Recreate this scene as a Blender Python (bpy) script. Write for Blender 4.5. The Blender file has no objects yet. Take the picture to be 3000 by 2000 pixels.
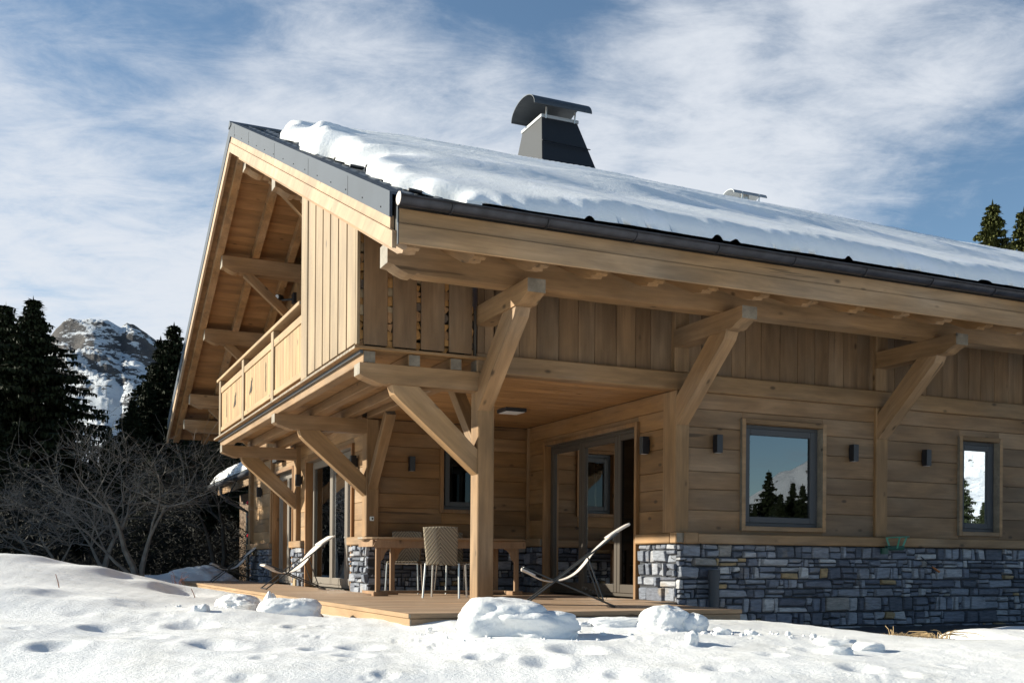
import bpy, bmesh, math, random
import numpy as np
from mathutils import Vector, Matrix, noise
random.seed(7); RND=random.Random(11)
scn=bpy.context.scene; COL=scn.collection
# ---------------------------------------------------------------- camera
YAW=math.radians(65.74); ROLL=math.radians(0.43)
FW=Vector((math.cos(YAW),math.sin(YAW),0)); RT=Vector((math.sin(YAW),-math.cos(YAW),0)); UP=Vector((0,0,1))
rx=RT*math.cos(ROLL)+UP*math.sin(ROLL); ry=-RT*math.sin(ROLL)+UP*math.cos(ROLL)
cam=bpy.data.cameras.new('camera'); camo=bpy.data.objects.new('camera',cam); COL.objects.link(camo)
camo.matrix_world=Matrix(((rx.x,ry.x,-FW.x,0),(rx.y,ry.y,-FW.y,0),(rx.z,ry.z,-FW.z,.44),(0,0,0,1)))
cam.sensor_width=36; cam.lens=3117/3000*36; cam.shift_y=647.7/3000; cam.clip_end=9000; cam.clip_start=.05
scn.camera=camo
def uv(u,v,z=0): return Vector((RT.x*u+FW.x*v,RT.y*u+FW.y*v,z))   # metres right of / ahead of the viewpoint
# ---------------------------------------------------------------- light
SUN_A=math.radians(32.5); SUN_E=math.radians(21.2)
travel=Vector((math.cos(SUN_E)*math.cos(SUN_A),-math.cos(SUN_E)*math.sin(SUN_A),-math.sin(SUN_E)))
sun=bpy.data.lights.new('sun','SUN'); sun.energy=5.0; sun.angle=math.radians(.55); sun.color=(1,.945,.79)
suno=bpy.data.objects.new('sun',sun); COL.objects.link(suno); suno.rotation_euler=travel.to_track_quat('-Z','Y').to_euler()
w=bpy.data.worlds.new('World'); scn.world=w; w.use_nodes=True
nt=w.node_tree; N=nt.nodes; Lk=nt.links; N.clear()
def nn(t,**k):
    n=N.new(t)
    for a,b in k.items():
        if hasattr(n,a): setattr(n,a,b)
        else: n.inputs[a].default_value=b
    return n
out=nn('ShaderNodeOutputWorld'); bg=nn('ShaderNodeBackground'); bg.inputs[1].default_value=.055
sky=nn('ShaderNodeTexSky'); sky.sky_type='NISHITA'; sky.sun_disc=False; sky.sun_elevation=SUN_E
tosun=-travel; sky.sun_rotation=math.atan2(tosun.x,tosun.y); sky.altitude=1500; sky.air_density=1.0; sky.dust_density=.4; sky.ozone_density=1.6
tc=nn('ShaderNodeTexCoord')
def math_(op,a,b=None,c=None,clamp=False):
    m=nn('ShaderNodeMath',operation=op,use_clamp=clamp)
    for i,x in enumerate((a,b,c)):
        if x is None: continue
        if isinstance(x,(int,float)): m.inputs[i].default_value=x
        else: Lk.new(x,m.inputs[i])
    return m.outputs[0]
# cloud layer: direction projected on a flat layer overhead, streaked along one heading
def vm(op,a,b=None):
    m=nn('ShaderNodeVectorMath',operation=op)
    for i,x in enumerate((a,b)):
        if x is None: continue
        if isinstance(x,(tuple,Vector)): m.inputs[i].default_value=tuple(x)
        else: Lk.new(x,m.inputs[i])
    return m
D=tc.outputs['Generated']
sx=vm('DOT_PRODUCT',D,tuple(RT)).outputs['Value']; sf=vm('DOT_PRODUCT',D,tuple(FW)).outputs['Value']; sz=vm('DOT_PRODUCT',D,(0,0,1)).outputs['Value']
fl=math_('MAXIMUM',math_('ADD',sz,.12),.03)
cmb=nn('ShaderNodeCombineXYZ'); Lk.new(math_('DIVIDE',sx,fl),cmb.inputs[0]); Lk.new(math_('DIVIDE',sf,fl),cmb.inputs[1])
def noisew(scale,det,rough,rot,sc,dist=0,off=(0,0,0)):
    mp=nn('ShaderNodeMapping'); mp.inputs['Rotation'].default_value=(0,0,math.radians(rot)); mp.inputs['Scale'].default_value=sc; mp.inputs['Location'].default_value=off
    Lk.new(cmb.outputs[0],mp.inputs[0]); t=nn('ShaderNodeTexNoise'); Lk.new(mp.outputs[0],t.inputs['Vector'])
    t.inputs['Scale'].default_value=scale; t.inputs['Detail'].default_value=det; t.inputs['Roughness'].default_value=rough; t.inputs['Distortion'].default_value=dist
    return t.outputs[0]
n1=noisew(2.1,12,.60,40,(1.0,.6,1),.35); n2=noisew(6.0,13,.68,-30,(.7,1.2,1),.45,(4,2,0)); n4=noisew(13,12,.66,35,(.8,1.0,1),.1,(1,9,0)); n3=noisew(.5,3,.5,0,(1,1,1),.2,(7,3,1))
tot=None
# (azimuth right of view deg, elevation deg, radius deg, weight)
BL=[(-25,11,13,.6),(-20,16,9,.35),(-13,5,9,.3),(-28,27,7,.15),(-14,25,6,.32),(-7,22,7,.38),(-2,19,8,.34),(5,24,6,.28),(10,22,7,.38),(16,23,7,.35),
    (22,27,6,.4),(10,15.5,4.5,.4),(3,14,5,.2),(17,15,6,.22),(24,20,5,.18),(-20,24,5,-.25),(1,29,5,-.2),(25,14,6,-.3),(13,11,5,-.12),(-10,18,4,-.10),(19,19,3,-.15),(-30,20,4,-.1)]
for az,el,r,wt in BL:
    a,e=math.radians(az),math.radians(el)
    d=(RT*math.sin(a)+FW*math.cos(a))*math.cos(e)+UP*math.sin(e)
    dp=vm('DOT_PRODUCT',D,tuple(d)).outputs['Value']
    mr=nn('ShaderNodeMapRange',interpolation_type='SMOOTHERSTEP'); Lk.new(dp,mr.inputs[0]); mr.inputs[1].default_value=math.cos(math.radians(r*1.4)); mr.inputs[2].default_value=1; mr.inputs[3].default_value=0; mr.inputs[4].default_value=wt*.66
    tot=mr.outputs[0] if tot is None else math_('ADD',tot,mr.outputs[0])
mix=math_('ADD',math_('MULTIPLY',n1,1.05),math_('MULTIPLY',n2,.85))
mix=math_('ADD',mix,math_('MULTIPLY',n4,.26)); mix=math_('ADD',mix,math_('ADD',math_('MULTIPLY',n3,.5),-.11)); mix=math_('ADD',mix,tot)
cr=nn('ShaderNodeMapRange',interpolation_type='SMOOTHSTEP'); Lk.new(mix,cr.inputs[0]); cr.inputs[1].default_value=1.22; cr.inputs[2].default_value=1.97; cr.inputs[3].default_value=0; cr.inputs[4].default_value=.93
tint=nn('ShaderNodeMixRGB',blend_type='MULTIPLY'); tint.inputs[0].default_value=1; Lk.new(sky.outputs[0],tint.inputs[1]); tint.inputs[2].default_value=(1.27,1.37,1.33,1)
cm=nn('ShaderNodeMixRGB'); Lk.new(cr.outputs[0],cm.inputs[0]); Lk.new(tint.outputs[0],cm.inputs[1]); cm.inputs[2].default_value=(7.4,7.8,8.4,1)
Lk.new(cm.outputs[0],bg.inputs[0]); Lk.new(bg.outputs[0],out.inputs[0])
vs=scn.view_settings; vs.view_transform='Standard'; vs.look='None'; vs.gamma=1; vs.exposure=0.95
scn.cycles.max_bounces=8; scn.cycles.diffuse_bounces=5; scn.cycles.transparent_max_bounces=12

# ---------------------------------------------------------------- object helpers
def tag(o,label=None,cat=None,group=None,kind=None):
    if label: o['label']=label
    if cat: o['category']=cat
    if group: o['group']=group
    if kind: o['kind']=kind
    return o
def empty(name,loc,label,cat,group=None):
    o=bpy.data.objects.new(name,None); COL.objects.link(o); o.location=loc; o.empty_display_size=.1
    return tag(o,label,cat,group)
def org(p):
    v=Vector((0,0,0))
    while p is not None: v=v+p.location; p=p.parent
    return v
class MB:
    def __init__(s): s.v=[]; s.f=[]; s.mi=[]; s.m=0
    def add(s,vs,fs):
        n=len(s.v); s.v+= [tuple(x) for x in vs]
        for f in fs: s.f.append(tuple(n+i for i in f)); s.mi.append(s.m)
    def hexa(s,c,e=.006):
        # c: 8 corners, index = ix+2*iy+4*iz ; chamfered by e
        c=[Vector(x) for x in c]
        if e<=0:
            s.add(c,[(0,2,3,1),(4,5,7,6),(0,1,5,4),(2,6,7,3),(0,4,6,2),(1,3,7,5)]); return
        vid={}; vs=[]
        for i in range(8):
            nb=[c[i^(1<<a)]-c[i] for a in range(3)]
            st=[n.normalized()*min(e,n.length*.45) for n in nb]
            for a in range(3):
                b,d=[q for q in range(3) if q!=a]
                vid[i,a]=len(vs); vs.append(c[i]+st[b]+st[d])
        fs=[]
        for a in range(3):
            b,d=[q for q in range(3) if q!=a]
            for side in (0,1):
                base=side<<a; q=[base,base|1<<b,base|1<<b|1<<d,base|1<<d]
                f=[vid[i,a] for i in q]
                flip = (a==1)
                if (side==0)!=flip: f=f[::-1]
                fs.append(tuple(f))
        for a in range(3):       # edges along axis a, between faces b,d
            b,d=[q for q in range(3) if q!=a]
            for sb in (0,1):
                for sd in (0,1):
                    i=(sb<<b)|(sd<<d); j=i|(1<<a)
                    f=[vid[i,b],vid[i,d],vid[j,d],vid[j,b]]
                    if (sb^sd)^(a==1): f=f[::-1]
                    fs.append(tuple(f))
        for i in range(8):
            f=[vid[i,0],vid[i,1],vid[i,2]]
            if bin(i).count('1')%2==1: f=f[::-1]
            fs.append(tuple(f))
        s.add(vs,fs)
    def box(s,x0,x1,y0,y1,z0,z1,e=.005):
        s.hexa([(x,y,z) for z in (z0,z1) for y in (y0,y1) for x in (x0,x1)],e)
    def beam(s,p0,p1,w,h,up=(0,0,1),e=.006):
        p0,p1=Vector(p0),Vector(p1); d=(p1-p0).normalized(); up=Vector(up)
        sd=d.cross(up).normalized(); u=sd.cross(d).normalized()
        s.hexa([p+sd*a*w/2+u*b*h/2 for b in (-1,1) for a in (-1,1) for p in (p0,p1)],e)
    def prism(s,loop,ext):
        loop=[Vector(x) for x in loop]; ext=Vector(ext); n=len(loop)
        s.add(loop+[p+ext for p in loop],[tuple(range(n))[::-1],tuple(range(n,2*n))]+[(i,(i+1)%n,n+(i+1)%n,n+i) for i in range(n)])
    def tube(s,pts,r,k=6,cap=True):
        pts=[Vector(p) for p in pts]; rs=r if isinstance(r,(list,tuple)) else [r]*len(pts)
        rings=[]; n0=len(s.v); prev=None
        for i,p in enumerate(pts):
            d=(pts[min(i+1,len(pts)-1)]-pts[max(i-1,0)]).normalized()
            if prev is None: a=d.orthogonal().normalized()
            else: a=(prev-d*prev.dot(d)); a=a.normalized() if a.length>1e-6 else d.orthogonal().normalized()
            prev=a; b=d.cross(a)
            for j in range(k):
                t=2*math.pi*j/k; s.v.append(tuple(p+(a*math.cos(t)+b*math.sin(t))*rs[i]))
        for i in range(len(pts)-1):
            for j in range(k):
                q=(j+1)%k; s.f.append((n0+i*k+j,n0+i*k+q,n0+(i+1)*k+q,n0+(i+1)*k+j)); s.mi.append(s.m)
        if cap:
            s.f.append(tuple(n0+j for j in range(k))[::-1]); s.mi.append(s.m)
            s.f.append(tuple(n0+(len(pts)-1)*k+j for j in range(k))); s.mi.append(s.m)
    def build(s,name,mat,parent=None,smooth=False,autosmooth=None,o3=None):
        me=bpy.data.meshes.new(name); og=org(parent) if parent else (o3 or Vector((0,0,0)))
        me.from_pydata([(a-og[0],b-og[1],c-og[2]) for a,b,c in s.v],[],s.f)
        bm=bmesh.new(); bm.from_mesh(me); bmesh.ops.recalc_face_normals(bm,faces=bm.faces[:]); bm.to_mesh(me); bm.free()
        for m in (mat if isinstance(mat,(list,tuple)) else [mat]): me.materials.append(m)
        if len(me.materials)>1: me.polygons.foreach_set('material_index',s.mi)
        if smooth: me.polygons.foreach_set('use_smooth',[True]*len(me.polygons))
        o=bpy.data.objects.new(name,me); COL.objects.link(o)
        if parent: o.parent=parent
        else: o.location=og
        return o
def grid_mesh(name,vs,nu,nv,mat,parent=None,closed=False,smooth=True,o3=None):
    me=bpy.data.meshes.new(name); og=org(parent) if parent else (o3 or Vector((0,0,0)))
    V=np.asarray(vs,float)-np.array(og)
    idx=np.arange(nu*nv).reshape(nu,nv)
    a=idx[:-1,:-1].ravel();b=idx[1:,:-1].ravel();c=idx[1:,1:].ravel();d=idx[:-1,1:].ravel()
    F=np.stack([a,b,c,d],1)
    if closed: 
        a=idx[-1,:-1];b=idx[0,:-1];c=idx[0,1:];d=idx[-1,1:]; F=np.vstack([F,np.stack([a,b,c,d],1)])
    me.vertices.add(len(V)); me.vertices.foreach_set('co',V.ravel())
    me.loops.add(F.size); me.loops.foreach_set('vertex_index',F.ravel().astype(np.int32))
    me.polygons.add(len(F)); me.polygons.foreach_set('loop_start',np.arange(0,F.size,4,dtype=np.int32)); me.polygons.foreach_set('loop_total',np.full(len(F),4,dtype=np.int32))
    if smooth: me.polygons.foreach_set('use_smooth',np.ones(len(F),bool))
    me.update(calc_edges=True); me.validate()
    me.materials.append(mat); o=bpy.data.objects.new(name,me); COL.objects.link(o)
    if parent: o.parent=parent
    else: o.location=og
    return o
def copy_tree(o,parent=None):
    c=o.copy(); COL.objects.link(c)
    if parent: c.parent=parent
    for ch in list(o.children): copy_tree(ch,c)
    return c
# ---------------------------------------------------------------- materials
def newmat(name):
    m=bpy.data.materials.new(name); m.use_nodes=True; t=m.node_tree; b=t.nodes['Principled BSDF']; return m,t,b
def plain(name,col,rough=.5,metal=0,bump=0,bscale=60,var=.0,vscale=4,spec=.5):
    m,t,b=newmat(name); b.inputs['Base Color'].default_value=(*col,1); b.inputs['Roughness'].default_value=rough; b.inputs['Metallic'].default_value=metal; b.inputs['Specular IOR Level'].default_value=spec
    tcn=t.nodes.new('ShaderNodeTexCoord')
    if var:
        n=t.nodes.new('ShaderNodeTexNoise'); n.inputs['Scale'].default_value=vscale; n.inputs['Detail'].default_value=6; t.links.new(tcn.outputs['Object'],n.inputs['Vector'])
        r=t.nodes.new('ShaderNodeMapRange'); t.links.new(n.outputs[0],r.inputs[0]); r.inputs[1].default_value=.3; r.inputs[2].default_value=.7; r.inputs[3].default_value=1-var; r.inputs[4].default_value=1+var
        x=t.nodes.new('ShaderNodeVectorMath'); x.operation='SCALE'; x.inputs[0].default_value=col; t.links.new(r.outputs[0],x.inputs['Scale']); t.links.new(x.outputs[0],b.inputs['Base Color'])
    if bump:
        n=t.nodes.new('ShaderNodeTexNoise'); n.inputs['Scale'].default_value=bscale; n.inputs['Detail'].default_value=4; t.links.new(tcn.outputs['Object'],n.inputs['Vector'])
        p=t.nodes.new('ShaderNodeBump'); p.inputs['Strength'].default_value=bump; p.inputs['Distance'].default_value=.01; t.links.new(n.outputs[0],p.inputs['Height']); t.links.new(p.outputs[0],b.inputs['Normal'])
    return m
_w={}
def wood(d=(1,0,0),col=(.27,.175,.08),key='t',var=.24,island=.24,grey=.38):
    d=Vector(d).normalized(); k=(key,round(d.x,2),round(d.y,2),round(d.z,2))
    if k in _w: return _w[k]
    col=(col[0]*1.08,col[1]*.955,col[2]*.87); m,t,b=newmat('wood_'+key); Nn=t.nodes; L=t.links
    q=Vector((1,0,0)).rotation_difference(d).inverted().to_euler()
    tcn=Nn.new('ShaderNodeTexCoord'); geo=Nn.new('ShaderNodeNewGeometry')
    mp=Nn.new('ShaderNodeMapping'); mp.inputs['Rotation'].default_value=q; L.new(tcn.outputs['Object'],mp.inputs[0])
    off=Nn.new('ShaderNodeVectorMath'); off.operation='MULTIPLY_ADD'; cx=Nn.new('ShaderNodeCombineXYZ')
    for i in range(3): L.new(geo.outputs['Random Per Island'],cx.inputs[i])
    L.new(cx.outputs[0],off.inputs[0]); off.inputs[1].default_value=(37,11,23); L.new(mp.outputs[0],off.inputs[2])
    def tex(sc,scale,det,rough,dist=0):
        s=Nn.new('ShaderNodeVectorMath'); s.operation='MULTIPLY'; L.new(off.outputs[0],s.inputs[0]); s.inputs[1].default_value=sc
        n=Nn.new('ShaderNodeTexNoise'); L.new(s.outputs[0],n.inputs['Vector']); n.inputs['Scale'].default_value=scale; n.inputs['Detail'].default_value=det; n.inputs['Roughness'].default_value=rough; n.inputs['Distortion'].default_value=dist
        return n.outputs[0]
    fine=tex((.05,1,1),34,5,.6,.2); mid=tex((.16,1,1),7,4,.55,.6); broad=tex((.5,1,1),1.6,3,.5)
    # knots
    s=Nn.new('ShaderNodeVectorMath'); s.operation='MULTIPLY'; L.new(off.outputs[0],s.inputs[0]); s.inputs[1].default_value=(.62,1.25,1.25)
    vo=Nn.new('ShaderNodeTexVoronoi'); L.new(s.outputs[0],vo.inputs['Vector']); vo.inputs['Scale'].default_value=3.4; vo.inputs['Randomness'].default_value=1
    kn=Nn.new('ShaderNodeMapRange'); kn.interpolation_type='SMOOTHSTEP'; L.new(vo.outputs['Distance'],kn.inputs[0]); kn.inputs[1].default_value=.035; kn.inputs[2].default_value=.13; kn.inputs[3].default_value=.34; kn.inputs[4].default_value=1
    def mr(x,a,b2,c,d2):
        r=Nn.new('ShaderNodeMapRange'); L.new(x,r.inputs[0]); 
        for i,vv in enumerate((a,b2,c,d2)): r.inputs[i+1].default_value=vv
        return r.outputs[0]
    def mu(a,b2,op='MULTIPLY'):
        r=Nn.new('ShaderNodeMath'); r.operation=op; L.new(a,r.inputs[0]); L.new(b2,r.inputs[1]); return r.outputs[0]
    val=mu(mr(fine,.3,.7,1-var*.55,1+var*.5),mr(mid,.3,.7,1-var,1+var*.8)); val=mu(val,mr(broad,.25,.75,1-var*.7,1+var*.7))
    crk=tex((.035,1,1),16,3,.5,.1); val=mu(val,mr(crk,.70,.735,1,.45)); stn=tex((.30,1,1),3.3,5,.6,.3); val=mu(val,mr(stn,.3,.7,.76,1.2)); val=mu(val,kn.outputs[0]); val=mu(val,mr(geo.outputs['Random Per Island'],0,1,1-island,1+island))
    g=Nn.new('ShaderNodeMixRGB'); g.inputs[1].default_value=(*col,1); lum=.35*col[0]+.5*col[1]+.15*col[2]; g.inputs[2].default_value=(lum*1.05,lum*.92,lum*.74,1)
    L.new(mr(broad,.42,.72,0,grey),g.inputs[0])
    dn=Nn.new('ShaderNodeVectorMath'); dn.operation='DOT_PRODUCT'; L.new(geo.outputs['True Normal'],dn.inputs[0]); dn.inputs[1].default_value=tuple(d)
    ab=Nn.new('ShaderNodeMath'); ab.operation='ABSOLUTE'; L.new(dn.outputs['Value'],ab.inputs[0])
    eg=Nn.new('ShaderNodeMixRGB'); L.new(mr(ab.outputs[0],.93,.97,0,.75),eg.inputs[0]); L.new(g.outputs[0],eg.inputs[1]); eg.inputs[2].default_value=(lum*1.0,lum*.97,lum*.84,1); g=eg
    x=Nn.new('ShaderNodeVectorMath'); x.operation='SCALE'; L.new(g.outputs[0],x.inputs[0]); L.new(val,x.inputs['Scale']); L.new(x.outputs[0],b.inputs['Base Color'])
    b.inputs['Roughness'].default_value=.62; b.inputs['Specular IOR Level'].default_value=.35
    p=Nn.new('ShaderNodeBump'); p.inputs['Strength'].default_value=.25; p.inputs['Distance'].default_value=.004; L.new(fine,p.inputs['Height']); L.new(p.outputs[0],b.inputs['Normal'])
    _w[k]=m; return m
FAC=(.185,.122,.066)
def stone_mat():
    m,t,b=newmat('stacked_stone'); Nn=t.nodes; L=t.links
    geo=Nn.new('ShaderNodeNewGeometry'); tcn=Nn.new('ShaderNodeTexCoord')
    cr=Nn.new('ShaderNodeValToRGB'); L.new(geo.outputs['Random Per Island'],cr.inputs[0]); e=cr.color_ramp; e.interpolation='CONSTANT'
    cols=[(0,(.15,.165,.195)),(.16,(.23,.245,.27)),(.30,(.085,.095,.115)),(.42,(.27,.28,.30)),(.54,(.13,.14,.165)),(.66,(.34,.34,.34)),(.75,(.20,.205,.22)),(.83,(.10,.11,.135)),(.91,(.44,.435,.42)),(.945,(.34,.24,.12)),(.965,(.26,.24,.21))]
    while len(e.elements)<len(cols): e.elements.new(.5)
    for el,(p,c) in zip(e.elements,cols): el.position=p; el.color=(*c,1)
    s=Nn.new('ShaderNodeVectorMath'); s.operation='MULTIPLY'; L.new(tcn.outputs['Object'],s.inputs[0]); s.inputs[1].default_value=(1,1,4.5)
    n=Nn.new('ShaderNodeTexNoise'); n.inputs['Scale'].default_value=9; n.inputs['Detail'].default_value=8; n.inputs['Roughness'].default_value=.7; L.new(s.outputs[0],n.inputs['Vector'])
    r=Nn.new('ShaderNodeMapRange'); L.new(n.outputs[0],r.inputs[0]); r.inputs[1].default_value=.3; r.inputs[2].default_value=.7; r.inputs[3].default_value=.6; r.inputs[4].default_value=1.45
    n2=Nn.new('ShaderNodeTexNoise'); n2.inputs['Scale'].default_value=3.1; n2.inputs['Detail'].default_value=5; L.new(tcn.outputs['Object'],n2.inputs['Vector'])
    r2=Nn.new('ShaderNodeMapRange'); L.new(n2.outputs[0],r2.inputs[0]); r2.inputs[1].default_value=.63; r2.inputs[2].default_value=.74; r2.inputs[3].default_value=0; r2.inputs[4].default_value=.5
    mx=Nn.new('ShaderNodeMixRGB'); L.new(r2.outputs[0],mx.inputs[0]); L.new(cr.outputs[0],mx.inputs[1]); mx.inputs[2].default_value=(.34,.25,.14,1)
    tn=Nn.new('ShaderNodeVectorMath'); tn.operation='MULTIPLY'; L.new(mx.outputs[0],tn.inputs[0]); tn.inputs[1].default_value=(.84,.86,.93); x=Nn.new('ShaderNodeVectorMath'); x.operation='SCALE'; L.new(tn.outputs[0],x.inputs[0]); L.new(r.outputs[0],x.inputs['Scale']); L.new(x.outputs[0],b.inputs['Base Color'])
    p=Nn.new('ShaderNodeBump'); p.inputs['Strength'].default_value=.8; p.inputs['Distance'].default_value=.02; L.new(n.outputs[0],p.inputs['Height']); L.new(p.outputs[0],b.inputs['Normal'])
    b.inputs['Roughness'].default_value=.8
    return m
def snow_mat(name='snow',bump=.35,dirt=.0,hi=.88):
    m,t,b=newmat(name); Nn=t.nodes; L=t.links; tcn=Nn.new('ShaderNodeTexCoord')
    n=Nn.new('ShaderNodeTexNoise'); n.inputs['Scale'].default_value=26; n.inputs['Detail'].default_value=9; n.inputs['Roughness'].default_value=.72; L.new(tcn.outputs['Object'],n.inputs['Vector'])
    n2=Nn.new('ShaderNodeTexNoise'); n2.inputs['Scale'].default_value=2.2; n2.inputs['Detail'].default_value=7; n2.inputs['Roughness'].default_value=.6; L.new(tcn.outputs['Object'],n2.inputs['Vector'])
    r=Nn.new('ShaderNodeValToRGB'); L.new(n2.outputs[0],r.inputs[0]); r.color_ramp.elements[0].position=.28; r.color_ramp.elements[0].color=(.80-dirt*.2,.795-dirt*.22,.785-dirt*.3,1); r.color_ramp.elements[1].position=.5; r.color_ramp.elements[1].color=(hi,hi*.998,hi*.995,1)
    L.new(r.outputs[0],b.inputs['Base Color']); b.inputs['Roughness'].default_value=.55; b.inputs['Specular IOR Level'].default_value=.3
    p=Nn.new('ShaderNodeBump'); p.inputs['Strength'].default_value=min(bump,1); p.inputs['Distance'].default_value=.02 if name!='roof_snow' else .012; L.new(n.outputs[0],p.inputs['Height']); L.new(p.outputs[0],b.inputs['Normal'])
    return m
def glass_mat(ior=2.3,name='window_glass',tr_=(.30,.34,.32,1)):
    m,t,b=newmat(name); Nn=t.nodes; L=t.links; Nn.remove(b); o=Nn['Material Output']
    tr=Nn.new('ShaderNodeBsdfTransparent'); tr.inputs[0].default_value=tr_; gl=Nn.new('ShaderNodeBsdfGlossy'); gl.inputs['Roughness'].default_value=.0; gl.inputs[0].default_value=(.88,.94,1,1)
    fr=Nn.new('ShaderNodeFresnel'); fr.inputs[0].default_value=ior
    mx=Nn.new('ShaderNodeMixShader'); L.new(fr.outputs[0],mx.inputs[0]); L.new(tr.outputs[0],mx.inputs[1]); L.new(gl.outputs[0],mx.inputs[2]); L.new(mx.outputs[0],o.inputs[0])
    return m
STONE=stone_mat(); MORTAR=plain('mortar',(.03,.032,.038),.9)
SNOW=snow_mat('snow',.7,.15); SNOWR=snow_mat('roof_snow',.6,-.6,.9); SNOWC=snow_mat('block_snow',.8)
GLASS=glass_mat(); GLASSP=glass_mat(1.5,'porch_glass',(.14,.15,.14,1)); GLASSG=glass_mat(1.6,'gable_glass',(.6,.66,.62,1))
ANTH=plain('dark_metal',(.050,.058,.068),.42,.15,var=.12,vscale=3); VERGE=plain('verge_metal',(.055,.066,.085),.6,0,spec=.22,var=.08,vscale=1.5)
GUTTER=plain('gutter_metal',(.034,.034,.042),.42,.4,bump=.6,bscale=14,var=.35,vscale=9); COPPER=plain('gutter_end',(.35,.31,.29),.5,.5,var=.3,vscale=18)
FRAME=plain('window_frame',(.17,.145,.12),.5); FRAMER=plain('porch_frame_shaded',(.060,.047,.036),.55,spec=.3); FRAMED=plain('window_frame_grey',(.060,.062,.068),.55,spec=.3)  # porch door frame colour is darkened to hold the shade of the recess
BLACK=plain('black_metal',(.012,.013,.017),.45); LENS=plain('lamp_glass',(.55,.57,.6),.35); STEEL=plain('brushed_steel',(.55,.53,.50),.32,.9)
TUBE=plain('tube_metal',(.055,.058,.062),.38,.6); SLING=plain('sling_fabric',(.52,.47,.43),.8,bump=.25,bscale=220); INSIDE=plain('interior',(.06,.05,.04),.8)
CURT=plain('curtain',(.33,.42,.37),.8,var=.1); CERAMIC=plain('pot',(.62,.66,.64),.4); ROUND=wood((0,0,1),(0.340,0.210,0.094),'log',.3,.3,.1)
# ---------------------------------------------------------------- terrain
CP=[(0,1,-.40),(-2,3,-.33),(2,3,-.35),(0,5,-.25),(2.6,5,-.27),(-1,7,-.16),(1.5,7,-.17),(3.2,7,-.19),(3.5,8,-.17),(-2.4,5,-.22),(-3.8,8,-.02),(-.45,9.2,-.05),(.3,9.35,-.045),(.9,9.45,-.045),(1.5,9.6,-.05),(2.0,9.7,-.06),(2.35,9.4,-.12),(-.2,8.3,-.10),(.8,8.4,-.11),(1.8,8.6,-.11),(-4.8,10,.20),(-6.7,14,.50),(-7.7,16,.38),(-9.6,20,.08),
 (-5.6,14,.365),(-4,10,.08),(-7,18,.05),(-4.9,14,.18),(-3.2,10,-.02),(-4.3,14,-.05),(-8.5,24,.03),(-7.1,22,-.22),(-2.5,8,-.10),(-2,11,-.14),(-3,14,-.16),(-4.5,17,-.18),(-5.5,20,-.2),(-1.0,9,-.12),
 (2.7,9,-.15),(3.3,8.3,-.17),(4.5,8.2,-.16),(5.2,9.6,-.13),(6.5,9,-.1),(4.8,10.1,-.12),(6,11,-.2),(2.9,11.2,-.36),(4,11.8,-.38),(5.5,12.5,-.4),(7.5,12.8,-.36),(4.1,10.2,-.36),
 (0,12,-.4),(-2,16,-.4),(0,18,-.4),(5,18,-.4),(-5,23,-.35),(-7.6,26,.18),(-9.3,26,.0),(-12,24,.2),(-9,12,.65),(-12,16,.8),(-6,8,.15),(-6,3,-.15),(6,4,-.25),(10,8,-.1),(12,14,-.2),(20,20,-.2),(-20,25,.6),(-12,35,-.3),(-25,45,-.5),(0,40,-.5),(30,40,-.3),
 (0,-10,-.7),(-15,-5,-.3),(15,-5,-.7),(0,-40,-2),(40,-40,-3),(40,10,-1),(60,60,-1),(-60,30,0),(-60,-30,0)]
CPA=np.array(CP)
def gz(x,y):
    x=np.atleast_1d(np.asarray(x,float)); y=np.atleast_1d(np.asarray(y,float))
    u=x*RT.x+y*RT.y; v=x*FW.x+y*FW.y
    num=np.zeros_like(u); den=np.zeros_like(u)
    for a,b,c in CPA:
        d2=(u-a)**2+(v-b)**2; wgt=1/(d2+.12)**2.2
        num+=wgt*c; den+=wgt
    return num/den
def G(x,y): return float(gz(x,y)[0])
def ndisp(x,y,amp=1):
    o=np.zeros_like(x)
    rs=np.random.RandomState(5)
    for k in range(26):
        wl=.18*1.22**k*.9; a=rs.uniform(0,math.pi); ph=rs.uniform(0,6.28)
        if wl>6: break
        am=.0016*(wl/.18)**.55*(1+.6*rs.rand())
        o+=am*np.sin((x*math.cos(a)+y*math.sin(a))/wl*6.283+ph+1.3*np.sin((x*math.sin(a*2.3)+y*math.cos(a*1.7))/wl*2.1+ph*2))
    return o*amp
PITS=[]  # (u,v,radius_u,radius_v,depth)
rp=random.Random(3)
def px_uv(px,py,z=-.12):
    v=7.
    for _ in range(9):
        q=uv((px-1500)/3117*v,v); v=.5*v+.5*(.44-G(q.x,q.y))*3117/(py-1636.4-(px/3000)*22.7)
    return (px-1500)/3117*v,v
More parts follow.
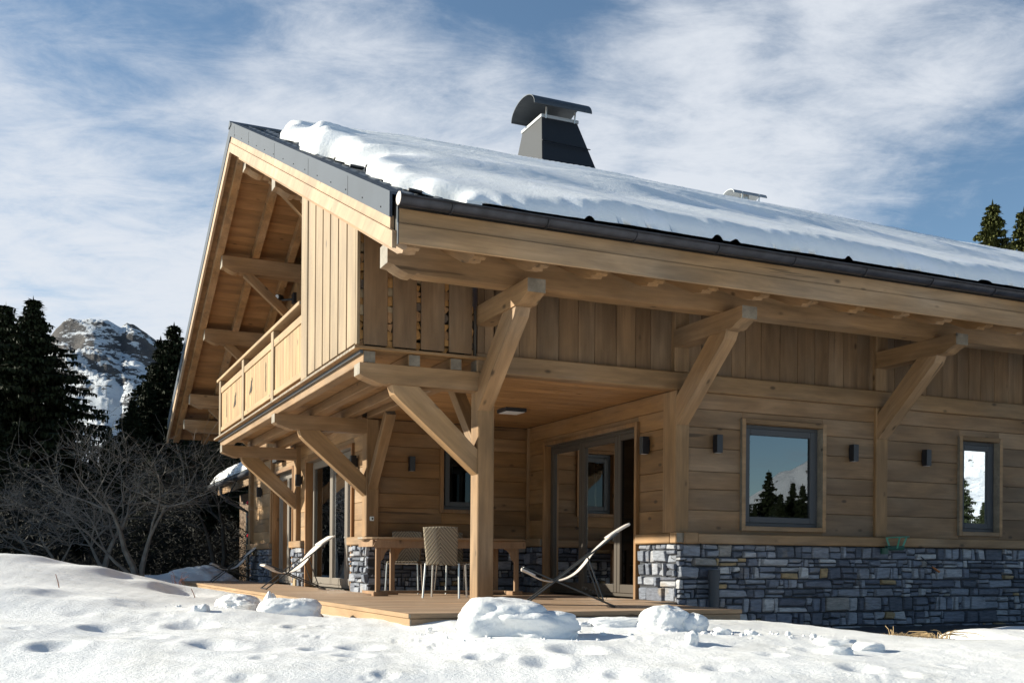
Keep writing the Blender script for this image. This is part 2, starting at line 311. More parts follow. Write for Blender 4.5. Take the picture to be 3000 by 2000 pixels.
for px,py,r,d in [(300,1835,.10,.05),(170,1890,.10,.05),(420,1868,.09,.035),(560,1835,.13,.05),(610,1882,.10,.03),(640,1895,.12,.04),(860,1838,.06,.03),(905,1860,.03,.02),(935,1862,.03,.02),(925,1902,.07,.04),(1055,1895,.10,.05),(1035,1918,.08,.04),
    (1280,1885,.02,.02),(1265,1891,.02,.02),(1238,1873,.018,.015),(1215,1869,.018,.015),(1165,1871,.03,.015),(1275,1848,.03,.02),(1410,1925,.07,.04),(1600,1940,.09,.04),(1480,1930,.05,.02),(2060,1900,.05,.03),(2260,1925,.07,.03),(2530,1960,.09,.04),(2640,1975,.07,.03),
    (2110,1960,.06,.025),(1985,1990,.10,.03),(2790,1950,.05,.02),(60,1830,.05,.02),(360,1762,.08,.02),(230,1796,.08,.02),(480,1798,.06,.015),(770,1930,.05,.02),(720,1990,.06,.02),(1130,1965,.05,.02),(1820,1975,.06,.03),(1690,1905,.12,.05),(2380,1905,.07,.02),(40,1660,.25,.04),(190,1685,.2,.03),(90,1755,.1,.015)]:
    u,v=px_uv(px,py); PITS.append((u,v,r*1.2,r*1.8,d*.8))
for i in range(60):
    v=rp.uniform(3.6,11); u=rp.uniform(-.52,.52)*v; r=rp.uniform(.015,.05); PITS.append((u,v,r,r*1.8,r*.2))
rad=np.concatenate([[0.01,.5,1,1.6,2.2],np.geomspace(2.8,30,330),np.geomspace(31,3500,60)])
ang=np.radians(np.concatenate([np.linspace(-180,-40,36)[:-1],np.linspace(-40,-28,24)[:-1],np.linspace(-28,28,620),np.linspace(28,40,24)[1:],np.linspace(40,180,36)[1:-1]]))
A,R=np.meshgrid(ang,rad,indexing='ij'); U=R*np.sin(A); V=R*np.cos(A)
X=U*RT.x+V*FW.x; Y=U*RT.y+V*FW.y
Z=gz(X.ravel(),Y.ravel()).reshape(X.shape)
fade=np.clip((40-R)/30,0,1)
Z=Z+ndisp(X.ravel(),Y.ravel()).reshape(X.shape)*fade*.38
Z+= .007*np.sin(X*1.7+Y*.9)*np.sin(Y*1.3-X*.6)*fade
for u,v,ru,rv,d in PITS:
    q=((U-u)/ru)**2+((V-v)/rv)**2; Z-= d*np.exp(-q*1.2)-d*.25*np.exp(-(q**.5-1.5)**2*4)
# keep the snow under the deck and house low
inh=(X>3.05)&(Y>8.9)&(X<6.2)|((X>3.05)&(Y>11)); Z=np.where(inh&(R<40),np.minimum(Z,-.36),Z)
ground=grid_mesh('snowy_ground',np.stack([X,Y,Z],-1).reshape(-1,3),*X.shape,SNOW,closed=True); tag(ground,kind='structure')

# ---------------------------------------------------------------- chalet
YC=16.98; SL=.446
house=empty('chalet',(8,17,-.35),'large honey coloured timber chalet on a grey stone base with snow on its roof','chalet')
def part(name,mb,mat,parent=house,**k): return mb.build(name,mat,parent,**k)
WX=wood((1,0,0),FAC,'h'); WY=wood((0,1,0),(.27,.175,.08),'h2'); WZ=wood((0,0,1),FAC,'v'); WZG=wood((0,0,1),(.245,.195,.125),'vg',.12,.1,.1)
BX=wood((1,0,0),(.26,.172,.088),'bx'); BY=wood((0,1,0),(.27,.175,.085),'by'); BZ=wood((0,0,1),(.27,.175,.085),'bz')
SOF=wood((1,0,0),(.25,.145,.062),'sof',.2,.15,.1); BRG=wood((0,1,-.4),(.31,.235,.155),'brg',.16,.05,.1); DK=wood((1,0,0),(.36,.27,.19),'deck',.2,.16,.3)
def roofz(y,o): return o-SL*abs(y-YC)
# --- stone walls
def stones(name,axis,a0,a1,z0,z1,plane,seed,depth=.10,parent=house):
    r=random.Random(seed); mb=MB()
    def P(a,d,z): return (a,plane+d,z) if axis=='x' else (plane+d,a,z)
    mb.m=1
    c=[P(a,d,z) for z in (z0,z1) for d in (.020,.05+depth) for a in (a0+.004,a1-.004)]; mb.hexa(c,0); mb.m=0
    z=z0
    while z<z1-.02:
        h=r.uniform(.09,.19); 
        if z+h>z1-.06: h=z1-z
        a=a0
        while a<a1-.01:
            wd=r.choice([.05,.09,.12,.16,.22,.33])*r.uniform(.75,1.3)
            if a+wd>a1-.06: wd=a1-a
            cells=[(a,wd,z,h)]
            q=r.random()
            if q<.5 and h>.10: 
                f=r.uniform(.35,.65); cells=[(a,wd,z,h*f),(a,wd,z+h*f,h*(1-f))]
                if wd>.2 and r.random()<.6:
                    g=r.uniform(.35,.65); k=r.choice([0,1]); aa,ww,zz,hh=cells[k]; cells[k]=(aa,ww*g,zz,hh); cells.append((aa+ww*g,ww*(1-g),zz,hh))
            for (ca,cw,cz,ch) in cells:
                g=.0025; j=min(.034,cw*.22,ch*.30); pr=r.uniform(-.040,.000)
                pts=[]
                for iz in (0,1):
                    for iy in (0,1):
                        for ix in (0,1):
                            aa=ca+(g if ix==0 else cw-g); zz=cz+(g if iz==0 else ch-g)
                            if iy==0:
                                aa+=r.uniform(0,j)*(1 if ix==0 else -1); zz+=r.uniform(0,j)*(1 if iz==0 else -1)
                                pts.append(P(aa,pr+r.uniform(-.011,.011),zz))
                            else: pts.append(P(aa,.04,zz))
                mb.hexa(pts,.006)
            a+=wd
        z+=h
    return part(name,mb,[STONE,MORTAR],parent)
stones('stone_wall','x',6.80,21.9,-.42,.68,10.43,1)
stones('stone_wall','y',10.45,11.30,-.02,.68,6.80,2)
stones('stone_wall','y',14.0,14.60,-.02,.68,6.80,3)
stones('stone_wall','x',4.32,6.80,-.02,.68,14.60,4)
stones('stone_wall','y',14.58,15.43,-.02,.68,4.315,5)
stones('stone_wall','y',18.48,19.36,-.02,.68,4.315,6)
stones('stone_wall','y',21.25,23.45,-.3,.68,4.315,7)
# --- timber boarding
CO=[.80,1.075,1.32,1.53,1.805,2.047,2.26,2.455]
def hboards(axis,a0,a1,plane,mat,seams=CO,op=(),th=.03):
    mb=MB()
    def bx(b0,b1,z0,z1):
        if b1-b0<.01 or z1-z0<.01: return
        g=.0018
        c=[((a,plane+d,z) if axis=='x' else (plane+d,a,z)) for z in (z0+g,z1-g) for d in (0,th) for a in (b0,b1)]
        mb.hexa(c,.0045)
    for z0,z1 in zip(seams[:-1],seams[1:]):
        seg=[(a0,a1)]
        for o0,o1,p0,p1 in op:
            if p1<=z0 or p0>=z1: continue
            ns=[]
            for s0,s1 in seg:
                if o1<=s0 or o0>=s1: ns.append((s0,s1)); continue
                if s0<o0: ns.append((s0,o0))
                if s1>o1: ns.append((o1,s1))
                m0,m1=max(s0,o0),min(s1,o1)
                if p0>z0: bx(m0,m1,z0,p0)
                if p1<z1: bx(m0,m1,p1,z1)
            seg=ns
        for s0,s1 in seg: bx(s0,s1,z0,z1)
    return part('timber_wall',mb,mat)
def vboards(axis,cuts,zb,zt,plane,mat,th=.03,name='timber_wall',gap=.002,jit=0,seed=1):
    mb=MB(); r=random.Random(seed)
    for a,b in zip(cuts[:-1],cuts[1:]):
        dj=r.uniform(0,jit); c=[]
        for top in (0,1):
            for d in (dj,th):
                for q in (a+gap,b-gap):
                    z=(zt(q) if callable(zt) else zt) if top else zb
                    c.append((q,plane+d,z) if axis=='x' else (plane+d,q,z))
        mb.hexa(c,.004)
    return part(name,mb,mat)
W1=(7.70,8.97,.845,2.182); W2=(11.21,12.0,.845,2.17)
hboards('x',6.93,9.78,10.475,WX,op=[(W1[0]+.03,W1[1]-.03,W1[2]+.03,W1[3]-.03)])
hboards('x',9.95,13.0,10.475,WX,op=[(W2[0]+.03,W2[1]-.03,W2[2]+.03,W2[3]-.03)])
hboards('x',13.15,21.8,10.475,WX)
cuts=[4.50]; rr=random.Random(4)
cuts=[4.47,4.58,4.80,5.01,5.28,5.52,5.73,6.01,6.26,6.46,6.74]
x=6.74
while x<21.7: x+=rr.uniform(.19,.29); cuts.append(x)
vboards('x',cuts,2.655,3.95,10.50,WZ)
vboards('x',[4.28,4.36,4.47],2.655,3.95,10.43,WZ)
# structural backing so no light leaks between the boards
mb=MB(); mb.box(6.84,7.72,10.51,10.60,-.4,2.5,0); mb.box(7.72,8.95,10.512,10.60,-.4,.87,0); mb.box(7.72,8.95,10.512,10.60,2.16,2.5,0); mb.box(8.95,11.23,10.51,10.60,-.4,2.5,0)
mb.box(11.23,11.98,10.512,10.60,-.4,.87,0); mb.box(11.23,11.98,10.512,10.60,2.15,2.5,0); mb.box(11.98,21.9,10.51,10.60,-.4,2.5,0); mb.box(4.46,21.9,10.535,10.62,2.5,4.0,0)
mb.box(21.8,21.9,10.62,23.4,-.4,6.2,0); mb.box(4.5,21.8,23.4,23.5,-.4,3.6,0)
part('wall_core',mb,INSIDE)
# recess walls
D3=(11.33,13.97,0.0,2.19)
hboards('y',10.68,14.64,6.82,wood((0,1,0),(.20,.118,.047),'r1'),seams=[.80,1.075,1.32,1.53,1.805,2.047,2.26,2.47],op=[(D3[0]+.03,D3[1]-.03,-1,D3[3]-.03)])
W3=(5.42,6.12,1.16,2.20)
hboards('x',4.47,6.83,14.63,wood((1,0,0),(.20,.118,.047),'r2'),seams=[.80,1.0,1.22,1.42,1.66,1.88,2.10,2.30,2.47],op=[(W3[0]+.03,W3[1]-.03,W3[2]+.03,W3[3]-.03)])
mb=MB(); mb.box(6.852,6.93,10.62,11.35,0,2.5,0); mb.box(6.852,6.93,11.35,13.95,2.17,2.5,0); mb.box(6.852,6.93,13.95,14.76,0,2.5,0)
mb.box(4.5,5.44,14.662,14.75,0,2.5,0); mb.box(5.44,6.10,14.664,14.75,0,1.18,0); mb.box(5.44,6.10,14.664,14.75,2.18,2.5,0); mb.box(6.10,6.85,14.662,14.75,0,2.5,0)
part('wall_core',mb,INSIDE)
mb=MB(); mb.box(6.785,6.83,14.50,14.545,.80,2.46,.004); part('corner_batten',mb,BZ)
# recess ceiling boards (running along x)
mb=MB(); y=10.60
while y<14.6: y2=min(y+.145,14.62); mb.box(4.30,6.83,y+.001,y2-.001,2.475,2.50,.002); y=y2
part('porch_ceiling',mb,wood((1,0,0),(.30,.18,.075),'ceil',.16,.07,.1))
# gable walls
D2=(15.46,18.45,0.0,2.21); D1=(19.42,21.22,0.0,2.19)
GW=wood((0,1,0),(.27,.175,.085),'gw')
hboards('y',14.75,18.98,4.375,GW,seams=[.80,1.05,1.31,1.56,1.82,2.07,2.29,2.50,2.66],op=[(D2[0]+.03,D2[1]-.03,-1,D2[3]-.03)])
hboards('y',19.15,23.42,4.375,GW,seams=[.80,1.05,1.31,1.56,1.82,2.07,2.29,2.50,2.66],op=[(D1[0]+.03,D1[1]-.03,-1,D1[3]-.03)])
gc=[10.47]
while gc[-1]<23.3: gc.append(min(gc[-1]+rr.uniform(.19,.25),23.45))
vboards('y',gc,2.66,lambda q:roofz(q,6.88),4.40,wood((0,0,1),(.25,.155,.07),'gv'))
mb=MB(); mb.prism([(4.432,10.5,2.5),(4.432,23.45,2.5),(4.432,23.45,roofz(23.45,6.88)),(4.432,YC,6.88),(4.432,10.5,roofz(10.5,6.88))],(.08,0,0))
mb.box(4.41,4.50,14.75,15.48,0,2.5,0); mb.box(4.41,4.50,15.48,18.43,2.19,2.5,0); mb.box(4.41,4.50,18.43,19.44,0,2.5,0); mb.box(4.41,4.50,19.44,21.2,2.17,2.5,0); mb.box(4.41,4.50,21.2,23.45,-.3,2.5,0)
part('wall_core',mb,INSIDE)
mb=MB(); mb.box(4.5,21.8,14.76,23.4,-.05,.0,0); mb.box(6.93,21.8,10.62,14.8,-.05,.0,0); mb.box(4.5,21.8,14.76,23.4,2.51,2.6,0); mb.box(6.93,21.8,10.62,14.76,2.51,2.6,0); mb.box(11,11.08,10.6,14.7,0,2.5,0); mb.box(9.6,9.68,14.9,23.3,0,2.5,0); mb.box(6.95,11,14.80,14.86,0,2.5,0)
part('interior_wall',mb,INSIDE)
# sills, floor beams
mb=MB(); mb.box(7.03,21.9,10.36,10.52,.68,.80,.012); part('sill_beam',mb,BX)
mb=MB(); mb.box(6.84,7.03,10.345,10.52,.675,.812,.012); part('sill_beam',mb,BX)
mb=MB(); mb.box(6.745,6.87,10.52,11.31,.68,.80,.012); mb.box(6.742,6.86,10.38,10.515,.682,.81,.01); part('sill_beam',mb,BY)
mb=MB(); mb.box(4.25,4.42,14.50,15.44,.68,.80,.012); part('sill_beam',mb,BY)
mb=MB(); mb.box(4.255,4.42,18.47,19.38,.68,.80,.012); part('sill_beam',mb,BY)
mb=MB(); mb.box(4.255,4.42,21.24,23.52,.68,.80,.012); part('sill_beam',mb,BY)
mb=MB(); mb.box(4.46,6.8,14.545,14.66,.68,.80,.012); part('sill_beam',mb,BX)
mb=MB(); mb.box(6.74,6.86,14.0,14.54,.68,.80,.012); part('sill_beam',mb,BY)
mb=MB(); mb.box(4.27,21.9,10.415,10.60,2.452,2.658,.012); part('floor_beam',mb,BX)
mb=MB(); mb.box(4.29,4.42,10.61,14.545,2.465,2.655,.01); part('floor_beam',mb,BY)
mb=MB(); mb.box(4.285,4.40,14.78,23.42,2.50,2.66,.01); part('floor_beam',mb,BY)
# posts
def post(x0,x1,y0,y1,z0,z1):
    mb=MB(); mb.box(x0,x1,y0,y1,z0,z1,.01); part('post',mb,BZ)
post(4.292,4.478,10.416,10.63,0,2.45)
post(4.292,4.478,14.55,14.765,0.66,2.46)
post(4.292,4.40,18.965,19.175,.68,2.50); post(4.292,4.40,23.40,23.58,.68,2.66); post(4.292,4.39,21.23,21.33,.80,2.5)
post(6.755,6.945,10.42,10.695,.80,2.45); post(9.768,9.965,10.43,10.60,.80,2.45); post(13.0,13.19,10.43,10.60,.80,2.45); post(16.2,16.4,10.43,10.6,.8,2.45)
for xx in (9.765,13.0,16.2,6.75): post(xx,xx+.2,10.44,10.6,2.66,3.9)
# --- gable-side brackets carrying the balcony
def br_profile(x0,x1,zt,zb,y0,y1):   # carved nose at x0
    return [(x0,zt),(x0,zb+.080),(x0+.045,zb+.055),(x0+.12,zb+.03),(x0+.22,zb-.004),(x0+.28,zb-.008),(x0+.31,zb+.006),(x0+.36,zb),(x1,zb),(x1,zt)]
def gable_bracket(y0,x1=4.36):
    y1=y0+.205
    pr=br_profile(2.994,x1,2.452,2.255,y0,y1); mb=MB(); mb.prism([(x,y0,z) for x,z in pr],(0,y1-y0,0))
    b=part('bracket',mb,BX)
    mb=MB(); a=Vector((4.30,0,1.36)); lo=[(3.34,2.254),(3.37,2.16),(3.42,2.11),(4.30,1.365),(4.30,1.63),(3.635,2.254)]
    mb.prism([(x,y0+.02,z) for x,z in lo],(0,.165,0)); mb.build('strut',wood((1,0,-.85),(.27,.18,.09),'st'),b)
    return b
gable_bracket(10.418,4.30); gable_bracket(14.555,4.30); gable_bracket(18.968)
# struts of the recess: from the gable corner post and main post up along y
def ystrut(x0,yf,yt,zf,zt,wd=.14,th=.13):
    mb=MB(); mb.beam((x0,yf,zf),(x0,yt,zt),wd,th,(0,0,1)); part('strut',mb,wood((0,yt-yf,zt-zf),(.24,.152,.07),'ys'))
ystrut(4.385,14.60,13.75,1.50,2.46); ystrut(4.385,10.58,11.42,1.62,2.50)
mb=MB(); mb.box(4.30,4.47,10.64,10.70,1.9,2.45,.005); 
# --- facade brackets under the eaves purlin
def facade_bracket(x0,w=.19):
    pr=[(9.157,3.148),(9.157,3.018),(9.20,3.01),(9.27,2.985),(9.34,2.948),(9.40,2.940),(9.43,2.955),(9.47,2.945),(10.46,2.945),(10.46,3.148)]
    mb=MB(); mb.prism([(x0,y,z) for y,z in pr],(w,0,0)); b=part('bracket',mb,wood((0,1,0),(.25,.165,.085),'fb'))
    lo=[(9.46,2.944),(9.50,2.86),(10.415,2.05),(10.43,2.05),(10.43,2.36),(9.78,2.944)]
    mb=MB(); mb.prism([(x0+.015,y,z) for y,z in lo],(w-.03,0,0)); mb.build('strut',wood((0,1,-.9),(.26,.17,.088),'fs'),b)
for xx in (4.268,6.745,9.765,13.0,16.2,19.4): facade_bracket(xx)
# --- purlins
def purlin(y0,y1,zb,zt,x1,long=False):
    pr=[(2.99,zt),(2.99,zb+.07),(3.05,zb+.06),(3.12,zb+.02),(3.20,zb-.01),(3.26,zb-.012),(3.29,zb+.01),(3.33,zb),(x1,zb),(x1,zt)]
    mb=MB(); mb.prism([(x,y0,z) for x,z in pr],(0,y1-y0,0)); return part('purlin',mb,BX)
purlin(9.506,9.735,3.152,3.42,22.5); purlin(24.0,24.215,3.24,3.50,4.9)
for (a,b,zb,st) in ((16.86,17.11,6.50,0),(14.62,14.84,5.49,1),(19.07,19.29,5.51,1),(21.10,21.32,4.635,1),(12.62,12.84,4.635,0),(23.13,23.35,3.66,1)):
    p=purlin(a,b,zb,zb+.27 if zb<6.4 else 6.74,4.5)
    if st:
        mb=MB(); ym=(a+b)/2; mb.beam((3.42,ym,zb+.02),(4.42,ym,zb-.86),.11,.15,(0,0,1)); mb.build('strut',wood((1,0,-.88),(.26,.165,.075),'ps'),p)
mb=MB(); mb.beam((3.42,16.98,6.5),(4.42,16.98,5.6),.11,.15,(0,0,1)); part('strut',mb,wood((1,0,-.88),(.26,.165,.075),'ps'))
# --- rafters, soffit, boards
RW=wood((0,1,.44),(.25,.155,.07),'raf')
for k in range(35):
    x0=2.90+.6167*k; x1=x0+.115
    za=roofz(8.66,6.73); zz=lambda y:roofz(y,6.73)
    lo=[(8.665,zz(8.665)+.16),(8.665,zz(8.665)+.105),(8.71,zz(8.71)+.075),(8.77,zz(8.77)+.065),(8.80,zz(8.80)+.03),(8.86,zz(8.86)+.02),(8.93,zz(8.93)),(YC,6.73),(YC,6.91),(8.665,zz(8.665)+.17)]
    mb=MB(); mb.prism([(x0,y,z) for y,z in lo[:-1]],(.115,0,0)); part('rafter',mb,RW)
    if k<3:
        mb=MB(); mb.prism([(x0,2*YC-y,z) for y,z in lo[:-1]],(.115,0,0)); part('rafter',mb,RW)
mb=MB(); s=0
nb=40; wy=(YC-8.66)/nb
for i in range(nb):
    for sg,xe in ((-1,24.0),(1,4.45)):
        a=YC+sg*i*wy; b=YC+sg*(i+1)*wy; a,b=min(a,b)+.001,max(a,b)-.001
        mb.hexa([(x,y,roofz(y,6.91)+dz) for dz in (0,.03) for y in (a,b) for x in (2.815,xe)],.003)
part('soffit',mb,SOF)
def slab(x0,x1,ye,o0,o1,mat,name,far=True,e2=None):
    for sg in ((-1,1) if far else (-1,)):
        y=YC+sg*(YC-ye); mb=MB()
        mb.prism([(x0,YC,o0),(x0,y,roofz(y,o0)),(x0,y,roofz(y,o1)),(x0,YC,o1)],(x1-x0,0,0)); part(name,mb,mat)
slab(2.83,24.0,8.70,6.955,7.19,INSIDE,'roof_core')
slab(2.79,2.825,8.80,6.935,7.07,BRG,'bargeboard')
slab(2.762,2.80,8.655,6.815,6.96,BRG,'bargeboard')
slab(2.770,2.795,8.76,7.062,7.262,VERGE,'verge_trim')
mb=MB(); mb.prism([(2.77,8.76,roofz(8.76,7.262)),(2.77,YC,7.262),(2.77,YC,7.285),(2.77,8.76,roofz(8.76,7.285))],(.10,0,0)); mb.prism([(2.89,8.74,roofz(8.74,7.25)),(2.89,YC,7.25),(2.89,YC,7.275),(2.89,8.74,roofz(8.74,7.275))],(.05,0,0)); part('verge_trim',mb,VERGE)
mb=MB()
for y in (10.1,11.75,13.6,15.4,16.6): mb.box(2.7675,2.7705,y,y+.004,roofz(y,7.07),roofz(y,7.255),0)
for i in range(14):
    y=9.0+i*.58; z=roofz(y,7.11); mb.box(2.762,2.770,y,y+.012,z,z+.012,.002)
part('trim_seam',mb,BLACK)
mb=MB(); mb.prism([(2.755,YC-.10,7.235),(2.755,YC,7.30),(2.755,YC+.10,7.235),(2.755,YC+.10,7.20),(2.755,YC-.10,7.20)],(21.2,0,0)); part('ridge_cap',mb,ANTH)
FX=wood((1,0,0),(.31,.205,.105),'fas',.25,.05,.4)
mb=MB(); mb.box(2.80,24,8.598,8.628,3.135,3.305,.006); part('fascia',mb,FX); mb=MB(); mb.box(2.815,24,8.625,8.655,3.31,3.44,.006); part('fascia',mb,FX)
mb=MB(); mb.box(2.795,2.803,8.60,8.628,3.125,3.31,.001); mb.box(2.80,2.808,8.63,8.655,3.30,3.46,.001); part('fascia_edge_trim',mb,ANTH)
# roof sheet
def sheet(xs,ys,sg):
    Xg,Yg=np.meshgrid(xs,ys,indexing='ij'); zz=7.235-SL*np.abs(Yg-YC)
    ph=((Xg-3.045+.14)%.275)-.14; zz+=.032*np.exp(-(ph/.030)**2); st=((YC-Yg*1.0)*sg%.35)/.35; zz+= .018*st
    return np.stack([Xg,Yg,zz],-1).reshape(-1,3),Xg.shape
v_,s_=sheet(np.concatenate([np.arange(2.87,5,.012),np.arange(5,23.9,.025)]),np.concatenate([np.arange(8.60,9.6,.03),np.arange(9.6,16.98,.035),[16.98]]),1); grid_mesh('roof_sheet',v_,*s_,ANTH,house,smooth=False)
v_,s_=sheet(np.arange(2.87,23.9,.06),np.arange(16.98,25.3,.12),-1); grid_mesh('roof_sheet',v_,*s_,ANTH,house,smooth=False)
mb=MB()
for x,y in ((3.10,9.25),(3.20,10.5),(3.15,12.1),(3.2,13.9),(3.12,11.3)):
    z=roofz(y,7.245); mb.beam((x,y,z+.035),(x+.16,y+.02,z+.035),.05,.028); mb.box(x+.17,x+.2,y-.05,y,z,z+.06,.004)
part('snow_guard',mb,BLACK)
# gutter: half round channel with rolled lip, brackets
prof=[(-.066*math.cos(t),-.066*math.sin(t)) for t in np.linspace(0,math.pi,14)]
gy,gzv=8.545,3.50
def gutter(x0,x1,y,z,parent,r=.066,dx=.0,name='gutter',mat=GUTTER):
    n=int((x1-x0)/.5)+2; xs=np.linspace(x0,x1,n); vs=[]
    rr2=[(-r*math.cos(t),-r*math.sin(t)) for t in np.linspace(0,math.pi,16)]
    lp=[(-r-.012+.012*math.cos(t),.0+.012*math.sin(t)) for t in np.linspace(-2.5,2.2,6)]+rr2+[(r*.96*math.cos(t),-r*.96*math.sin(t)) for t in np.linspace(0,math.pi,12)]
    for xx in xs:
        for a,b in lp+[lp[0]]: vs.append((xx,y+a,z+b))
    g=grid_mesh(name,vs,n,len(lp)+1,mat,parent)
    return g
g=gutter(2.785,24.0,gy,gzv,house)
mb=MB(); mb.prism([(2.78,gy+a,gzv+b+.004) for a,b in [(-.068*math.cos(t),-.068*math.sin(t)) for t in np.linspace(0,math.pi,16)]+[(.05,.03),(0,.045),(-.05,.03)]],(.006,0,0)); mb.build('end_cap',COPPER,g)
mb=MB(); xk=3.25
while xk<23: 
    mb.tube([(xk,gy+.0715*math.cos(t),gzv-.0715*math.sin(t)) for t in np.linspace(0,math.pi,10)],.008,5); xk+=.62*1.47
mb.build('gutter_bracket',GUTTER,g)
# chimney
mb=MB(); mb.hexa([(7.955,16.50,7.0),(9.20,16.50,7.0),(7.955,18.0,7.0),(9.20,18.0,7.0),(8.03,16.70,8.20),(8.73,16.70,8.20),(8.03,17.51,8.20),(8.73,17.51,8.20)],.006)
ch=part('chimney',mb,plain('chimney_cladding',(.012,.014,.018),.46,0,spec=.30))
mb=MB(); mb.box(8.015,8.75,16.685,17.53,8.20,8.255,.004); mb.build('chimney_collar',plain('collar',(.34,.35,.36),.4,.3),ch)
mb=MB()
for (y,t) in ((16.68,1),(16.645,2)):
    pass
for z,k in ((7.75,.0),):
    mb.hexa([(7.99,16.565,z),(8.93,16.565,z-.02),(7.99,16.60,z),(8.93,16.6,z-.02),(7.99,16.567,z+.006),(8.93,16.567,z-.014),(7.99,16.6,z+.006),(8.93,16.6,z-.014)],0)
mb.build('panel_seam',BLACK,ch)
def hood(x0,x1,yc,ry,z0,rz,parent,legs,name='hood',mat=ANTH,t0=.05):
    mb=MB(); n=22
    o=[(yc-ry*math.cos(t),z0+rz*math.sin(t)) for t in np.linspace(0,math.pi,n)]; i=[(yc-(ry-.012)*math.cos(t),z0+(rz-.012)*math.sin(t)) for t in np.linspace(0,math.pi,n)]
    loop=o+i[::-1]
    for k in range(n-1):
        q=[(o[k]),(o[k+1]),(i[k+1]),(i[k])]
        mb.add([(x0,*p) for p in q]+[(x1,*p) for p in q],[(0,1,2,3),(7,6,5,4),(0,4,5,1),(3,2,6,7)]+([(0,3,7,4)] if k==0 else [])+([(1,5,6,2)] if k==n-2 else []))
    h=mb.build(name,mat,parent)
    mb=MB()
    for x,y in legs: mb.beam((x,y,z0-.14),(x+.01,y-.015,z0+.06),.014,.03,(1,0,0))
    mb.build('hood_leg',STEEL,h)
hood(7.78,8.90,16.96,.49,8.32,.27,ch,((8.10,16.68),(8.66,16.68),(8.10,17.46),(8.66,17.46)))
mb=MB(); mb.tube([(12.55,17.0,7.2),(12.55,17.0,7.62)],.09,14); rv=part('roof_vent',mb,STEEL)
hood(12.20,12.98,17.05,.20,7.56,.11,rv,((12.40,16.88),(12.80,16.88)),mat=plain('vent_metal',(.26,.28,.30),.4,.3))
# --- balcony
bal=bpy.data.objects.new('balcony',None); COL.objects.link(bal); bal.parent=house; bal.location=(-4.4,-2,3.0)
B0=org(bal)
def bp(name,mb,mat): return mb.build(name,mat,bal)
mb=MB(); y=10.385
while y<19.4: mb.box(2.936,4.40,y+.002,y+.118,2.582,2.612,.003); y+=.12
bp('floor',mb,wood((1,0,0),(.27,.165,.07),'bfl',.15,.12,.1))
for x0 in (3.035,3.515,3.975): 
    mb=MB(); mb.box(x0,x0+.13,10.43,19.42,2.454,2.578,.006); bp('joist',mb,BY)
mb=MB(); mb.box(3.0,3.034,10.43,19.40,2.545,2.580,.002); bp('edge_trim',mb,ANTH)
mb=MB(); mb.box(2.93,4.26,10.375,10.40,2.585,2.612,.003); bp('edge_board',mb,BX)
# boarded corner screen with gaps (gable face)
pc=[10.44,10.79,11.13,11.47,11.80,12.14,12.50]
for i,(a,b) in enumerate(zip(pc[:-1],pc[1:])):
    mb=MB(); g0=.0; x0=2.955; pos=[(x,y,z) for z in (2.64,None) for y in (a+.02,b-.022) for x in (x0,x0+.03)]
    mb.hexa([(x,y,2.645 if z is not None else roofz(y,6.815)-.01) for x,y,z in pos],.004); bp('screen_board',mb,WZG)
for i,y in enumerate(pc[1:-1]+[12.50]):
    mb=MB(); mb.box(2.985,3.01,y-.05,y+.05,2.645,roofz(y-.05,6.8)-.02,0); bp('screen_backing',mb,WZ)
mb=MB(); mb.box(2.95,3.05,12.53,12.83,2.62,roofz(12.83,6.73)-.01,.008); bp('screen_post',mb,WZG)
mb=MB(); mb.box(2.952,2.985,10.385,10.44,2.625,3.86,.003); mb.box(2.98,3.0,10.44,10.47,2.625,3.86,.0); bp('screen_post',mb,WZG)
# end screen of wide planks in front of the firewood
for (a,b) in ((3.025,3.275),(3.333,3.585),(3.637,3.892),(3.945,4.202)):
    mb=MB(); mb.box(a,b,10.385,10.415,2.630,4.0,.004); bp('end_plank',mb,WZ)
mb=MB(); mb.box(3.0,4.26,10.70,10.72,2.62,4.0,0); bp('store_back',mb,INSIDE)
mb=MB(); mb.box(4.235,4.262,10.42,10.7,2.62,3.1,0); bp('store_side',mb,INSIDE)
# railing
HR=wood((0,1,0),(.31,.225,.125),'hr',.12,.05,.1); RZ=wood((0,0,1),(.32,.225,.115),'rz',.14,.16,.05)
mb=MB(); mb.box(2.925,3.075,12.84,19.16,3.55,3.60,.006); bp('handrail',mb,HR)
RY=[(12.83,14.44),(14.60,16.66),(16.82,18.86)]
for y in (14.44,16.66,18.86):
    mb=MB(); mb.box(2.945,3.035,y,y+.155,2.615,3.55,.006); bp('rail_post',mb,WZG)
for bay,(a,b) in enumerate(RY):
    mb=MB(); mb.box(2.955,3.015,a,b,3.333,3.433,.005); bp('top_rail',mb,HR)
    mb=MB(); mb.box(2.955,3.015,a,b,2.668,2.745,.005); bp('bottom_rail',mb,HR)
    n=int((b-a)/.165); mb=MB()
    for i in range(n):
        q0=a+(b-a)*i/n; q1=a+(b-a)*(i+1)/n; mb.box(2.972,2.994,q0+.003,q1-.003,2.745,3.333,.002)
    bp('infill_board',mb,RZ)
def cutout_shade(y,z,pts):  # raised dark shapes; the shade of carved holes is put into their colour
    mb=MB(); mb.prism([(2.968,y-a,z+b) for a,b in pts],(.005,0,0)); bp('painted_cutout',mb,plain('cutout_shade',(.03,.02,.012),.9) if 'cutout_shade' not in bpy.data.materials else bpy.data.materials['cutout_shade'])
figA=[(-.015,.0),(.005,-.02),(.02,.02),(.0,.08),(.012,.2),(-.005,.30),(.01,.36),(-.012,.40),(-.025,.33),(-.018,.22),(-.03,.1)]
